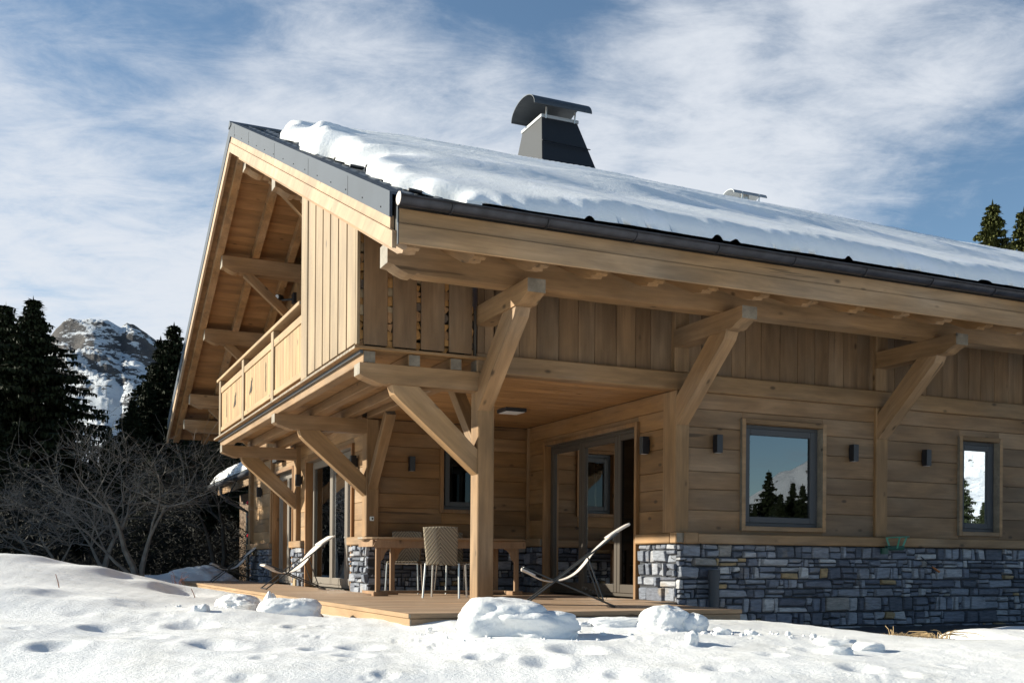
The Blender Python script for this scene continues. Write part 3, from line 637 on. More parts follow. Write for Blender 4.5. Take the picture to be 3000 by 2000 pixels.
figB=[(-.14,-.05),(-.10,-.09),(-.06,-.05),(.0,-.07),(.03,-.02),(.06,-.05),(.085,.0),(.05,.06),(.10,.12),(.06,.16),(.02,.10),(-.02,.12),(-.05,.03),(-.10,.0)]
cutout_shade(18.35,2.87,figA); cutout_shade(17.55,3.0,figB); cutout_shade(16.15,3.02,figB); cutout_shade(15.05,2.83,figA)
# --- windows and glazed doors
def unit(name,axis,plane,a0,a1,z0,z1,n,frame,trimmat,door=False,tr=.055,prot=.045,inset=.07,parts=None,label=None,fw=.075,glass=None):
    root=bpy.data.objects.new(name,None); COL.objects.link(root); root.parent=house
    c=Vector((a0,plane,z0)) if axis=='x' else Vector((plane,a0,z0)); root.location=c-Vector((8,17,-.35))
    if label: root['label']=label
    def B(mb,b0,b1,d0,d1,q0,q1,e=.004):
        if axis=='x': mb.box(b0,b1,plane+d0,plane+d1,q0,q1,e)
        else: mb.box(plane+d0,plane+d1,b0,b1,q0,q1,e)
    mb=MB(); zb=z0 if door else z0
    B(mb,a0,a0+tr,-prot,inset+.06,zb,z1); B(mb,a1-tr,a1,-prot,inset+.06,zb,z1); B(mb,a0+tr,a1-tr,-prot,inset+.06,z1-tr,z1)
    if not door: B(mb,a0+tr,a1-tr,-prot,inset+.06,z0,z0+tr)
    mb.build('trim',trimmat,root)
    i0,i1=a0+tr,a1-tr; zz1=z1-tr; zz0=z0+(.02 if door else tr)
    mb=MB(); f=.045
    B(mb,i0,i0+f,inset-.01,inset+.05,zz0,zz1); B(mb,i1-f,i1,inset-.01,inset+.05,zz0,zz1); B(mb,i0+f,i1-f,inset-.01,inset+.05,zz1-f,zz1); B(mb,i0+f,i1-f,inset-.012,inset+.05,zz0,zz0+f)
    mb.build('frame',frame,root)
    i0+=f;i1-=f;zz0+=f;zz1-=f
    cuts=parts or [i0+(i1-i0)*k/n for k in range(n+1)]; cuts[0]=i0; cuts[-1]=i1
    for b0,b1 in zip(cuts[:-1],cuts[1:]):
        mb=MB(); b0+=.003;b1-=.003; bt=.11 if door else fw
        B(mb,b0,b0+fw,inset-.025,inset+.03,zz0,zz1,.006); B(mb,b1-fw,b1,inset-.025,inset+.03,zz0,zz1,.006); B(mb,b0+fw,b1-fw,inset-.025,inset+.03,zz1-fw,zz1,.006); B(mb,b0+fw,b1-fw,inset-.025,inset+.03,zz0,zz0+bt,.006)
        s=mb.build('sash',frame,root)
        me=bpy.data.meshes.new('pane'); d=inset+.005
        q=[(b0+fw-.005,d,zz0+bt-.005),(b1-fw+.005,d,zz0+bt-.005),(b1-fw+.005,d,zz1-fw+.005),(b0+fw-.005,d,zz1-fw+.005)]
        mb=MB(); mb.add([((a,plane+dd,z) if axis=='x' else (plane+dd,a,z)) for a,dd,z in q],[(0,1,2,3)]); mb.build('pane',glass or GLASS,root)
    return root
unit('window','x',10.475,*W1,1,FRAMED,BX,label='large single pane window reflecting the sky')
unit('window','x',10.475,*W2,1,FRAMED,BX,label='small narrow window near the right edge')
unit('window','x',14.63,*W3,1,plain('dark_frame',(.05,.055,.06),.5),wood((0,0,1),(.22,.125,.048),'tr3'),label='dark window at the back of the porch',glass=GLASSP)
unit('glazed_door','y',6.82,*D3,3,FRAMER,wood((0,0,1),(.22,.125,.048),'tr3'),door=True,parts=[11.3,11.95,12.93,14],label='three leaf glazed door in the porch',glass=GLASSP)
d2=unit('glazed_door','y',4.375,*D2,3,FRAME,wood((0,0,1),(.24,.13,.05),'tr4'),door=True,parts=[15.5,16.19,17.10,18.4],inset=.10,label='sunlit three leaf glazed door on the gable',glass=GLASSG)
d1=unit('glazed_door','y',4.375,*D1,2,FRAME,wood((0,0,1),(.24,.13,.05),'tr4'),door=True,inset=.10,label='far glazed door in shade on the gable',glass=GLASSG)
mb=MB(); mb.tube([(4.42,15.62,1.0),(4.385,15.62,1.01),(4.385,15.62,1.13),(4.42,15.62,1.14)],.009,6); mb.build('handle',STEEL,d2)
# roof snow
def lerp(x,p): return np.interp(x,[a for a,b in p],[b for a,b in p])
ny,nx=330,900
tt=np.linspace(0,1,ny); ysn=8.58+(18.6-8.58)*tt**1.0
ss=np.concatenate([np.linspace(0,1,260)**1.5*.12,np.linspace(.1205,1,nx-260)])
Sg,Yg=np.meshgrid(ss,ysn,indexing='ij')
xe=lerp(Yg,[(8.55,3.55),(8.8,3.36),(9.3,3.22),(10,3.15),(11,3.22),(11.8,3.20),(12.6,3.12),(13.8,3.16),(15,3.3),(16,3.5),(17,3.66),(18.6,3.7)])
xe=xe+.10*np.sin(Yg*2.3+.6)+.07*np.sin(Yg*5.7+1)+.045*np.sin(Yg*13+2*np.sin(Yg*2))
Xg=xe+(23.9-xe)*Sg
ye=8.60+.22*np.exp(-((Xg-3.2)/.55)**2)+.010*np.sin(Xg*9)+.016*np.sin(Xg*3.7+1)+.007*np.sin(Xg*31)+.010*np.sin((Xg-3.045)/.275*6.283)
Yg=np.maximum(Yg,ye)
dl=(Xg-xe); de=(Yg-ye)
bx_=lerp(Xg,[(3,.16),(3.8,.21),(5,.26),(8,.27),(12,.22),(16,.17),(24,.17)])
ramp=np.clip((Yg-10.55-.12*np.sin(Xg*.9)-.06*np.sin(Xg*2.7))/.75,0,1); ramp=ramp*ramp*(3-2*ramp)
base=bx_*(.80+.42*ramp)*lerp(Yg,[(8,1),(12,1.0),(14.5,.95),(16.9,.82),(18,.85)])
eave_thin=1-.45*np.exp(-((Xg-3.3)/.9)**2)*np.exp(-((Yg-8.6)/.8)**2); th=base*eave_thin+.012*np.sin(Xg*2.3+Yg)+.008*np.sin(Xg*5.1+Yg*2.3)
wav=(Yg*.95+.30*Xg)+.10*np.sin(Xg*.45+Yg*.6)+.04*np.sin(Xg*1.2-Yg*.5)
pat=.5+.5*np.sin(Xg*.9-Yg*1.1+1.2*np.sin(Xg*.43+Yg*.9)); pat2=.5+.5*np.sin(Xg*2.3-Yg*1.7+1.5*np.sin(Yg*1.3))
am=.72*(.010+.020*pat+.010*pat2)*np.clip((Yg-10.7)/.7,0,1)
ph=wav/.50*2*np.pi+.4*np.sin(Xg*.4-Yg*.5)
crest=np.abs(np.sin(ph/2))**1.0
th=th+am*(1.6*(1-crest)-.5)*1.5+.003*np.sin(wav/.17*6.28+Xg*.5)*np.clip((Yg-10.5),0,1)+.0015*np.sin(Xg*7+Yg*9+2*np.sin(Yg*3.3))
th=th+.0012*np.sin(Xg*19+3*np.sin(Yg*8))*np.sin(Yg*23+2*np.sin(Xg*9))
# rounded lumps along the gable edge
lump=np.exp(-(dl/.5)**2); th=th+lump*(.05*np.sin(Yg*3.6+1.0+.8*np.sin(Yg*1.3))+.025*np.sin(Yg*7.1+dl*3))*np.clip((Yg-9.0)/.8,0,1)+lump*.02
t1=np.clip(dl/.22,0,1); t2=np.clip(de/.30,0,1)
th=np.maximum(th,.05)*np.sqrt(np.clip(1-(1-t1)**2.2,0,1))*np.sqrt(np.clip(.02+1-(1-t2)**2.0,0,1))
zroof=7.262-SL*np.sqrt((Yg-YC)**2+.12)+SL*.12**.5*.25
Zg=zroof+th-.03*(dl<.005)
sn=grid_mesh('roof_snow',np.stack([Xg,Yg,Zg],-1).reshape(-1,3),nx,ny,SNOWR,o3=Vector((8,13,5.6)))
tag(sn,'thick wind-rippled snow blanket lying on the chalet roof slope','snow',kind='stuff')

# ---------------------------------------------------------------- deck
deck=empty('wooden_deck',(4.6,12,-.3),'low plank deck wrapping round the chalet corner','deck')
mb=MB(); y=8.62
while y<23.7:
    x1=6.35 if y<10.40 else (6.80 if y<14.60 else 4.33)
    if 10.40<=y<14.6: x1=6.82
    mb.box(2.94,x1,y+.003,min(y+.137,23.72),-.028,0,.003); y+=.14
mb.build('deck_board',DK,deck)
mb=MB(); mb.box(2.935,6.36,8.598,8.619,-.040,.001,.003); mb.box(2.945,6.35,8.612,8.635,-.30,-.044,.003); mb.build('deck_fascia',wood((1,0,0),(.26,.19,.12),'dfx',.15,.1,.2),deck)
mb=MB(); yy=8.60
for k in range(4):
    y2=min(yy+4.2,23.74); mb.box(2.915,2.9385,yy,y2-.003,-.040,.001,.003); mb.box(2.925,2.944,yy,y2-.003,-.42,-.044,.003); yy=y2
mb.build('deck_fascia',wood((0,1,0),(.29,.205,.115),'dfy',.1,.08,.05),deck)
mb=MB(); mb.box(2.96,6.3,8.66,8.7,-.3,-.03,0); mb.box(6.30,6.34,8.66,10.3,-.3,-.03,0); mb.build('deck_frame',DK,deck)
# ---------------------------------------------------------------- fittings
def wall_lamp(pos,axis,label,first=[None]):
    # pos: wall point at lamp centre; axis 'x' = on a wall facing -y, 'y' = on a wall facing -x
    o=empty('wall_lamp',pos,label,'wall lamp','black box wall lamps on the timber walls')
    if first[0] is None:
        mb=MB(); q=Vector(pos); mb.box(q.x-.04,q.x+.04,q.y-.105,q.y-.02,q.z-.105,q.z+.105,.003); mb.build('lamp_body',BLACK,o)
        mb=MB(); mb.box(q.x-.03,q.x+.03,q.y-.02,q.y+.0,q.z-.07,q.z+.07,.002); mb.build('mounting_plate',BLACK,o)
        mb=MB(); mb.box(q.x-.028,q.x+.028,q.y-.093,q.y-.03,q.z-.107,q.z-.1055,0); mb.build('lens',LENS,o)
        first[0]=o
    else:
        for c in first[0].children: d=c.copy(); COL.objects.link(d); d.parent=o
    if axis=='y': o.rotation_euler=(0,0,-math.pi/2)
    return o
wall_lamp((7.335,10.47,1.855),'x','black wall lamp between the corner post and the large window')
wall_lamp((9.385,10.47,1.848),'x','black wall lamp right of the large window, before the next post')
wall_lamp((10.60,10.47,1.845),'x','black wall lamp between the second post and the narrow window')
wall_lamp((4.97,14.625,1.855),'x','black wall lamp on the shaded porch back wall above the dining table')
wall_lamp((6.815,11.11,1.875),'y','black wall lamp on the porch side wall, right of the glazed door')
wall_lamp((4.365,15.28,1.90),'y','black wall lamp half behind the middle balcony strut')
wall_lamp((4.365,18.86,1.88),'y','black wall lamp between the two gable glazed doors')
wall_lamp((4.365,22.45,1.875),'y','black wall lamp at the far shaded end of the gable wall')
o=empty('flood_lamp',(4.36,20.35,2.36),'small black lamp mounted above the far glazed door','lamp')
mb=MB(); mb.box(4.20,4.33,20.25,20.60,2.32,2.42,.01); mb.build('lamp_body',BLACK,o); mb=MB(); mb.box(4.33,4.375,20.37,20.47,2.34,2.40,.003); mb.build('mounting_plate',BLACK,o)
o=empty('spotlight',(4.38,19.80,5.30),'small black spotlight high on the gable wall above the balcony rail','spotlight')
mb=MB(); mb.tube([(4.20,19.86,5.34),(4.10,19.78,5.33)],.055,14); mb.build('lamp_head',BLACK,o); mb=MB(); mb.tube([(4.098,19.778,5.33),(4.094,19.775,5.33)],.042,14); mb.build('lens',LENS,o)
mb=MB(); mb.tube([(4.40,19.6,5.28),(4.28,19.7,5.28),(4.20,19.84,5.30)],.022,6); mb.box(4.34,4.40,19.5,19.68,5.2,5.38,.005); mb.build('arm',BLACK,o)
o=empty('ceiling_lamp',(5.77,12.85,2.475),'flat square black lamp with a pale diffuser on the porch ceiling','ceiling lamp')
mb=MB(); mb.box(5.62,5.92,12.70,13.0,2.425,2.475,.004); mb.build('housing',BLACK,o); mb=MB(); mb.box(5.64,5.90,12.72,12.98,2.419,2.4245,.001); mb.build('diffuser',plain('diffuser',(.75,.76,.78),.4),o)
o=empty('wall_socket',(4.385,14.548,1.05),'small white socket on the shaded corner post above the table','socket')
mb=MB(); mb.box(4.345,4.405,14.538,14.552,1.02,1.08,.003); mb.build('socket_plate',CERAMIC,o); mb=MB(); mb.tube([(4.38,14.53,1.05),(4.38,14.542,1.05)],.014,10); mb.build('socket_cap',BLACK,o)
o=empty('standpipe',(7.215,10.30,-.36),'grey vertical drain pipe standing against the stone wall beside the deck','pipe')
GP=plain('pipe_plastic',(.045,.05,.06),.5,spec=.3)
mb=MB(); mb.tube([(7.215,10.30,-.38),(7.215,10.30,.29)],.062,20); mb.build('pipe',GP,o); mb=MB(); mb.tube([(7.215,10.30,.25),(7.215,10.30,.365),(7.215,10.30,.37)],[.071,.071,.066],20); mb.tube([(7.215,10.30,.37),(7.215,10.30,.378)],[.075,.075],20); mb.build('pipe_collar',GP,o)
# green wire basket under the sill
GR=plain('green_metal',(.05,.22,.14),.4); o=empty('basket_holder',(9.95,10.36,.66),'green metal ring basket hanging on the sill beam over the stone wall','basket')
mb=MB(); pts=[(9.95+.19*math.cos(t),10.24+.10*math.sin(t),.80+.01*math.cos(t)) for t in np.linspace(0,2*math.pi,7)]; mb.tube(pts,.007,5); mb.build('ring',GR,o)
for t in (2.2,.3,4.4):
    mb=MB(); mb.beam((9.95+.185*math.cos(t),10.24+.1*math.sin(t),.80),(9.95+.11*math.cos(t),10.26+.05*math.sin(t),.655),.030,.006,(0,1,0)); mb.build('strap',GR,o)
mb=MB(); mb.tube([(9.79,10.30,.585),(9.79,10.30,.66)],.05,12); mb.tube([(9.80,10.28,.66),(10.08,10.28,.665)],.03,8); mb.build('cup',plain('dark_green',(.012,.06,.04),.5),o)
o=empty('garden_thermometer',(10.6,10.36,.4),'thin grey stick with an orange tip stuck on the stone wall','tool')
mb=MB(); mb.tube([(10.47,10.37,.56),(10.66,10.36,.43)],.007,6); mb.build('stick',GP,o); mb=MB(); mb.tube([(10.66,10.36,.43),(10.78,10.36,.365)],[.010,.016],7); mb.build('tip',plain('orange_tip',(.40,.13,.03),.6),o)
# ---------------------------------------------------------------- curtains and things behind the glass
def curtain(x0,y0,x1,y1,label,amp=.03,z0=.06,z1=2.1,mat=None):
    n=70; vs=[]
    d=Vector((x1-x0,y1-y0,0)); q=Vector((-d.y,d.x,0)).normalized()
    for i in range(n):
        for z in np.linspace(z0,z1,14):
            t=i/(n-1); k=.55+.45*(z1-z)/(z1-z0); p=Vector((x0,y0,z))+d*t*(1)+q*(amp*math.sin(t*44+.6*math.sin(z*2))*k); vs.append(tuple(p))
    o=grid_mesh('curtain',vs,n,14,mat or CURT,o3=Vector((x0,y0,z0))); m=o.modifiers.new('s','SOLIDIFY'); m.thickness=.004
    tag(o,label,'curtain')
curtain(4.62,16.05,4.62,16.65,'pale green curtain hanging behind the sunlit gable glazed door')
curtain(4.62,17.25,4.62,17.45,'narrow fold of pale green curtain beside the left leaf of the sunlit door',.02)
curtain(7.02,13.02,7.02,13.30,'dim grey curtain behind the left leaf of the porch door',.03)
curtain(5.62,14.95,5.75,14.95,'blue lit curtain strip behind the dark porch window',.02,1.2,2.1,plain('curtain_blue',(.45,.52,.58),.8))
o=empty('flower_pot',(8.35,10.75,.9),'pale pot on the sill inside the large window','pot')
mb=MB(); mb.tube([(8.36,10.72,.93),(8.36,10.72,1.05)],[.045,.065],16); mb.build('pot',CERAMIC,o)
mb=MB(); r=random.Random(8)
for i in range(34):
    a=r.uniform(0,6.28); L=r.uniform(.05,.12); mb.beam((8.36,10.72,1.04),(8.36+L*.6*math.cos(a),10.72+L*.6*math.sin(a),1.04+L),.014,.004)
mb.build('foliage',plain('pot_leaf',(.05,.09,.04),.6),o)
# ---------------------------------------------------------------- firewood
r=random.Random(21); k=0
LM=[plain('log_a',(.42,.22,.075),.8,var=.3,vscale=14,bump=.4),plain('log_b',(.34,.19,.09),.8,var=.3,vscale=14,bump=.4),plain('log_c',(.38,.28,.17),.8,var=.3,vscale=14,bump=.4),plain('log_bark',(.12,.09,.07),.9,var=.4,vscale=20,bump=.8,bscale=30)]
for gi,gx in enumerate((3.005,3.305,3.612,3.918,4.222)):
    z=2.618
    while z<3.80:
        h=r.uniform(.055,.115); cx=gx+r.uniform(-.018,.018); n=r.choice([3,4,4,5,6]); a0=r.uniform(0,6.28); y0=10.425+r.uniform(0,.035)
        w=.060 if gi!=4 else .03
        lo=[(cx+(w+r.uniform(-.012,.012))*math.cos(a0+6.283*i/n)*1.1,z+h/2+(h*.58)*math.sin(a0+6.283*i/n)) for i in range(n)]
        if gi in (0,): lo=[(max(a,2.99),b) for a,b in lo]
        if gi==4: lo=[(min(a,4.233),b) for a,b in lo]
        mb=MB(); mb.prism([(a,y0,b) for a,b in lo],(0,.22,0)); o=mb.build('firewood_log',r.choice(LM[:3]+LM[:2]+[LM[3]]),o3=Vector((cx,10.5,z)))
        tag(o,'split log end stacked behind the planks of the balcony firewood store','firewood','split logs stacked in the balcony firewood store'); z+=h*.98; k+=1
# ---------------------------------------------------------------- sling loungers
def lounger(loc,adir,label,first=[None]):
    a=Vector((adir[0],adir[1],0)).normalized(); ang=math.atan2(a.y,a.x)
    o=empty('sling_lounger',loc,label,'lounger','folding sling loungers on the deck'); o.rotation_euler=(0,0,ang)
    if first[0] is not None:
        for c in first[0].children: d=c.copy(); COL.objects.link(d); d.parent=o
        return o
    first[0]=o; W=.54
    def add(name,mb,mat,**k):
        p=mb.build(name,mat,None,**k); p.location=(0,0,0); p.parent=o; return p
    A0,A1=(0,.0),(.93,.725); B0_,B1=(-.0,.385),(.915,.0)
    for nm,(p,q),off in (('back_frame',(A0,A1),0),('seat_frame',(B0_,B1),.03)):
        mb=MB()
        for y in (off,W-off): mb.beam((p[0],y,p[1]+.012),(q[0],y,q[1]+.012),.018,.026,(0,1,0),.004)
        mb.beam((p[0]+.0,off,p[1]+.012),(p[0],W-off,p[1]+.012),.02,.02,e=.004); mb.beam((q[0],off,q[1]+.012),(q[0],W-off,q[1]+.012),.02,.02,e=.004); add(nm,mb,TUBE)
    mb=MB()
    for y in (.015,W-.015): mb.beam((.64,y,.51),(.80,y,.075),.014,.02,(0,1,0),.003)
    mb.beam((.80,.015,.075),(.80,W-.015,.075),.014,.014,e=.003); add('prop',mb,TUBE)
    mb=MB()
    for y in (.045,W-.045):
        for x in (.62,.69,.76,.83): mb.tube([(x,y,.03+.42*(.915-x)+.02+.0),(x+.012,y,.03+.42*(.915-x)+.045),(x+.03,y,.03+.42*(.915-x)+.035)],.004,4)
    add('notch_hook',mb,TUBE)
    cp=[(-.02,.375),(.05,.345),(.12,.31),(.2,.275),(.30,.262),(.42,.285),(.53,.345),(.62,.44),(.70,.55),(.80,.655),(.90,.735),(1.0,.80),(1.06,.835)]
    cp=[Vector((x,0,z)) for x,z in cp]; n=len(cp); vs=[]
    pts=[]
    for i in range(n-1):
        for t in (0,.25,.5,.75):
            p0,p1,p2,p3=cp[max(i-1,0)],cp[i],cp[i+1],cp[min(i+2,n-1)]
            pts.append(.5*((2*p1)+(p2-p0)*t+(2*p0-5*p1+4*p2-p3)*t*t+(3*p1-p0-3*p2+p3)*t**3))
    pts.append(cp[-1])
    for i,p in enumerate(pts):
        nar=.02+.02*math.sin(math.pi*i/len(pts))
        for y in np.linspace(nar,W-nar,9): vs.append((p.x,y,p.z-.012*math.sin(math.pi*(y/W))))
    g=grid_mesh('sling',vs,len(pts),9,SLING); g.location=(0,0,0); g.parent=o; m=g.modifiers.new('s','SOLIDIFY'); m.thickness=.007
    # doubled pockets at both ends
    for nm,(i0,i1) in (('head_pocket',(38,48)),('foot_pocket',(0,8))):
        vs=[]; 
        for i in range(i0,i1+1):
            for y in np.linspace(.005,W-.005,5): vs.append((pts[i].x,y,pts[i].z+.004))
        g=grid_mesh(nm,vs,i1-i0+1,5,SLING); g.location=(0,0,0); g.parent=o; m=g.modifiers.new('s','SOLIDIFY'); m.thickness=.022; m.offset=0
    return o
def at(px,py,z):   # where the viewing ray of a photo position meets height z (used to read off real positions)
    x3=(px-1500)/3117; u3=-(py-1647.7)/3117; c,s_=math.cos(ROLL),math.sin(ROLL); x=x3*c-u3*s_; u=x3*s_+u3*c
    t=(z-.44)/u; return Vector((t*(x*RT.x+FW.x),t*(x*RT.y+FW.y),z))
def dirw(u,v): return (RT.x*u+FW.x*v,RT.y*u+FW.y*v)
lounger(uv(.115,10.62),dirw(1,.0),'beige sling lounger nearest the viewer beside the main post')
lounger(uv(-3.76,16.3),dirw(.93,.37),'sunlit beige sling lounger in front of the gable glazed door')
lounger(uv(-6.15,21.9),dirw(.93,.37),'shaded beige sling lounger at the far left end of the deck')
# ---------------------------------------------------------------- dining table
TW=wood((1,0,0),(0.286,0.203,0.122),'tab',.15,.1,.2); TLW=wood((0,0,1),(0.245,0.161,0.094),'tab2',.15,.1,.2)
tb=empty('dining_table',(5.05,13.5,0),'long oval wooden dining table on the porch behind the main post','table')
mb=MB(); L=[]; n=40
for i in range(n):
    t=2*math.pi*i/n; ex=2.0/2.6; cx=5.07+1.18*math.copysign(abs(math.cos(t))**ex,math.cos(t)); cy=13.5+.46*math.copysign(abs(math.sin(t))**ex,math.sin(t)); L.append((cx,cy,.735))
mb.prism(L,(0,0,.026)); mb.build('tabletop',TW,tb)
mb=MB(); mb.prism([(3.98,13.16,.64),(4.02,13.16,.725),(6.12,13.16,.725),(6.14,13.16,.64),(6.1,13.16,.63),(4.02,13.16,.62)],(0,.022,0)); mb.prism([(3.98,13.82,.64),(4.02,13.82,.725),(6.12,13.82,.725),(6.14,13.82,.64)],(0,.022,0)); mb.box(3.975,3.998,13.18,13.82,.635,.725,.003); mb.box(6.12,6.142,13.18,13.82,.64,.725,.003); mb.build('apron',TLW,tb)
for x,y in ((4.06,13.22),(4.42,13.74),(6.02,13.22),(5.95,13.76)):
    mb=MB(); mb.box(x-.03,x+.03,y-.025,y+.025,.05,.64,.005); lg=mb.build('leg',TLW,tb)
    sx=1 if x<5 else -1
    mb=MB(); mb.prism([(x+sx*.03,y-.015,.63),(x+sx*.19,y-.015,.63),(x+sx*.13,y-.015,.60),(x+sx*.09,y-.015,.55),(x+sx*.075,y-.015,.49),(x+sx*.03,y-.015,.44)],(0,.03,0)); mb.build('corner_brace',TLW,lg)
mb=MB(); mb.box(3.98,4.18,13.14,13.24,0,.055,.008); mb.box(4.02,4.12,13.24,13.8,.02,.06,.005); mb.box(4.34,4.5,13.70,13.80,0,.055,.008); mb.box(5.94,6.10,13.16,13.82,0,.055,.008); mb.box(4.1,6.0,13.46,13.53,.03,.062,.004); mb.build('foot_rail',TLW,tb)
# ---------------------------------------------------------------- wicker chairs
def wicker_mat():
    m,t,b=newmat('wicker'); Nn=t.nodes; Lq=t.links; tcn=Nn.new('ShaderNodeTexCoord'); sp=Nn.new('ShaderNodeSeparateXYZ'); Lq.new(tcn.outputs['Object'],sp.inputs[0])
    def mm(op,a,b2=None):
        q=Nn.new('ShaderNodeMath'); q.operation=op
        for i,x in enumerate((a,b2)):
            if x is None: continue
            if isinstance(x,(int,float)): q.inputs[i].default_value=x
            else: Lq.new(x,q.inputs[i])
        return q.outputs[0]
    # chevron weave: |x| slanted strands crossed with short vertical breaks
    ax=mm('ABSOLUTE',sp.outputs[0]); zz=mm('SUBTRACT',mm('ADD',sp.outputs[2],mm('MULTIPLY',sp.outputs[1],-1.0)),mm('MULTIPLY',ax,.55))
    rows=mm('FRACT',mm('MULTIPLY',zz,46)); cols=mm('FRACT',mm('ADD',mm('MULTIPLY',ax,34),mm('MULTIPLY',mm('FLOOR',mm('MULTIPLY',zz,46)),.34)))
    h=mm('MULTIPLY',mm('SINE',mm('MULTIPLY',rows,3.1416)),mm('POWER',mm('SINE',mm('MULTIPLY',cols,3.1416)),.5))
    r=Nn.new('ShaderNodeValToRGB'); Lq.new(h,r.inputs[0]); r.color_ramp.elements[0].position=.25; r.color_ramp.elements[0].color=(.045,.035,.025,1); r.color_ramp.elements[1].position=.7; r.color_ramp.elements[1].color=(.36,.29,.20,1)
    Lq.new(r.outputs[0],b.inputs['Base Color']); b.inputs['Roughness'].default_value=.6
    p=Nn.new('ShaderNodeBump'); p.inputs['Strength'].default_value=.9; p.inputs['Distance'].default_value=.008; Lq.new(h,p.inputs['Height']); Lq.new(p.outputs[0],b.inputs['Normal']); return m
WK=wicker_mat()
def chair(loc,face,label,first=[None]):
    o=empty('wicker_chair',loc,label,'chair','wicker dining chairs with steel legs round the table'); o.rotation_euler=(0,0,math.atan2(face[1],face[0])-math.pi/2)
    if first[0] is not None:
        for c in first[0].children:
            d=c.copy(); COL.objects.link(d); d.parent=o
            for e in c.children: f_=e.copy(); COL.objects.link(f_); f_.parent=d
        return o
    first[0]=o
    # local: x across, +y = facing, back at y=0
    vs=[]
    for i in range(25):
        z=.40+(.87-.40)*i/24; wd=.185+.028*(i/24); ty=-.0-.09*(i/24)**1.2
        for j in range(17):
            x=-1+2*j/16; vs.append((x*wd*(1+.015*math.sin(math.pi*i/24)),ty+.035*(1-x*x)*-1+.0,z+.008*(1-x*x)))
    g=grid_mesh('backrest',vs,25,17,WK); g.location=(0,0,0); g.parent=o; m=g.modifiers.new('s','SOLIDIFY'); m.thickness=.022
    mb=MB(); mb.box(-.215,.215,-.01,.40,.425,.452,.01); q=mb.build('seat',WK); q.location=(0,0,0); q.parent=o
    mb=MB(); mb.box(-.218,.218,-.012,.404,.410,.4245,.004); q=mb.build('seat_frame',STEEL); q.location=(0,0,0); q.parent=o
    for sx,y0,y1 in ((-1,0,-.06),(1,0,-.06),(-1,.385,.41),(1,.385,.41)):
        mb=MB(); mb.tube([(sx*.21,y0,.425),(sx*.228,y1,0)],.0125,10); q=mb.build('leg',STEEL); q.location=(0,0,0); q.parent=o
    mb=MB(); mb.box(-.018,.018,-.052,-.046,.402,.438,.001); q=mb.build('maker_tag',CERAMIC); q.location=(0,0,0); q.parent=o
    mb=MB(); mb.box(-.008,.008,-.0535,-.0522,.412,.43,0); t_=mb.build('tag_mark',BLACK); t_.location=(0,0,0); t_.parent=q
    return o
chair((4.60,12.30,0),(.55,.83),'wicker chair with its woven back to the viewer, left of the main post')
chair((4.80,14.28,0),(-.45,-.9),'wicker chair on the far side of the table, seen under the tabletop')
chair((5.45,14.22,0),(0,-1),'wicker chair behind the table and hidden mostly by the main post')
# ---------------------------------------------------------------- blocks of fallen snow
def sblock(x0,x1,yt,yb,label,boxy=3.0,depth=None,seed=0,z0=None,rough=.09,D=None,tilt=0,taper=0,name='snow_block',sub=5,cut=None,freq=2.2):
    c=(x0+x1)/2; hor=1636.4+c/3000*22.7; v=D or 8.3
    for _ in range(1 if D else 9):
        q=uv((c-1500)/3117*v,v); zb=G(q.x,q.y)
        if not D: v=.5*v+.5*(.44-zb)*3117/(yb-hor)
    if D and D>9: zb=min(zb,.44-(yb-hor)/3117*v)
    u=(c-1500)/3117*v; zt=.44-(yt-hor)/3117*v
    W=(x1-x0)/3117*v; H=zt-zb; dp=depth or W*.6
    bm=bmesh.new(); bmesh.ops.create_icosphere(bm,subdivisions=sub,radius=1)
    pr=Vector((seed*3.1,seed*1.7,seed*.9))
    for q in bm.verts:
        p=q.co.copy(); m=(abs(p.x)**boxy+abs(p.y)**boxy+abs(p.z)**boxy)**(1/boxy); p=p/m
        n1=noise.noise(p*freq*.6+pr); n2=noise.noise(p*freq*1.6+pr*2); n3=noise.noise(p*freq*4.5+pr)+.5*noise.noise(p*freq*10+pr)
        p=p*(1+rough*2.4*n1+rough*.9*n2+rough*.30*n3)
        fl=1+.22*max(0,-p.z-.25); p.x*=fl; p.y*=fl
        if taper: p.x*=1-taper*(p.z*.5+.5); p.y*=1-taper*(p.z*.5+.5)
        if cut: 
            for (cxx,cyy,czz,rr_,am) in cut:
                d=(p-Vector((cxx,cyy,czz))).length; p=p+Vector((0,1,0))*am*math.exp(-(d/rr_)**2)
        p.z+=tilt*p.x
        q.co=Vector((p.x*W/2,p.y*dp/2,(p.z*.5+.42)*H/.92))
    me=bpy.data.meshes.new(name); bm.to_mesh(me); bm.free(); me.polygons.foreach_set('use_smooth',[True]*len(me.polygons)); me.materials.append(SNOWC)
    o=bpy.data.objects.new(name,me); COL.objects.link(o); o.location=uv(u,v,zb-.03); o.rotation_euler=(0,0,math.atan2(RT.y,RT.x)); tag(o,label,'snow block','blocks of fallen snow by the deck'); return o
sblock(1352,1600,1741,1872,'largest snow block, tall and broad, in front of the main post',3.6,.62,1,rough=.055,D=8.1,tilt=-.08)
sblock(1440,1688,1772,1852,'long overhanging slab on the right of the largest snow block',3.4,.5,2,rough=.07,D=8.0,tilt=-.10)
sblock(762,936,1742,1808,'boat shaped snow block left of the deck corner',2.8,.45,3,rough=.07,tilt=.06,D=10.6)
sblock(643,765,1732,1785,'lumpy snow pile left of the boat shaped block',2.2,.5,4,rough=.13,D=11.6)
sblock(757,826,1724,1782,'pointed snow lump rising behind the boat shaped block',2.0,.35,5,taper=.55,D=11.2)
sblock(566,611,1760,1794,'small cube of snow far left of the piles',4.2,.18,6,rough=.05)
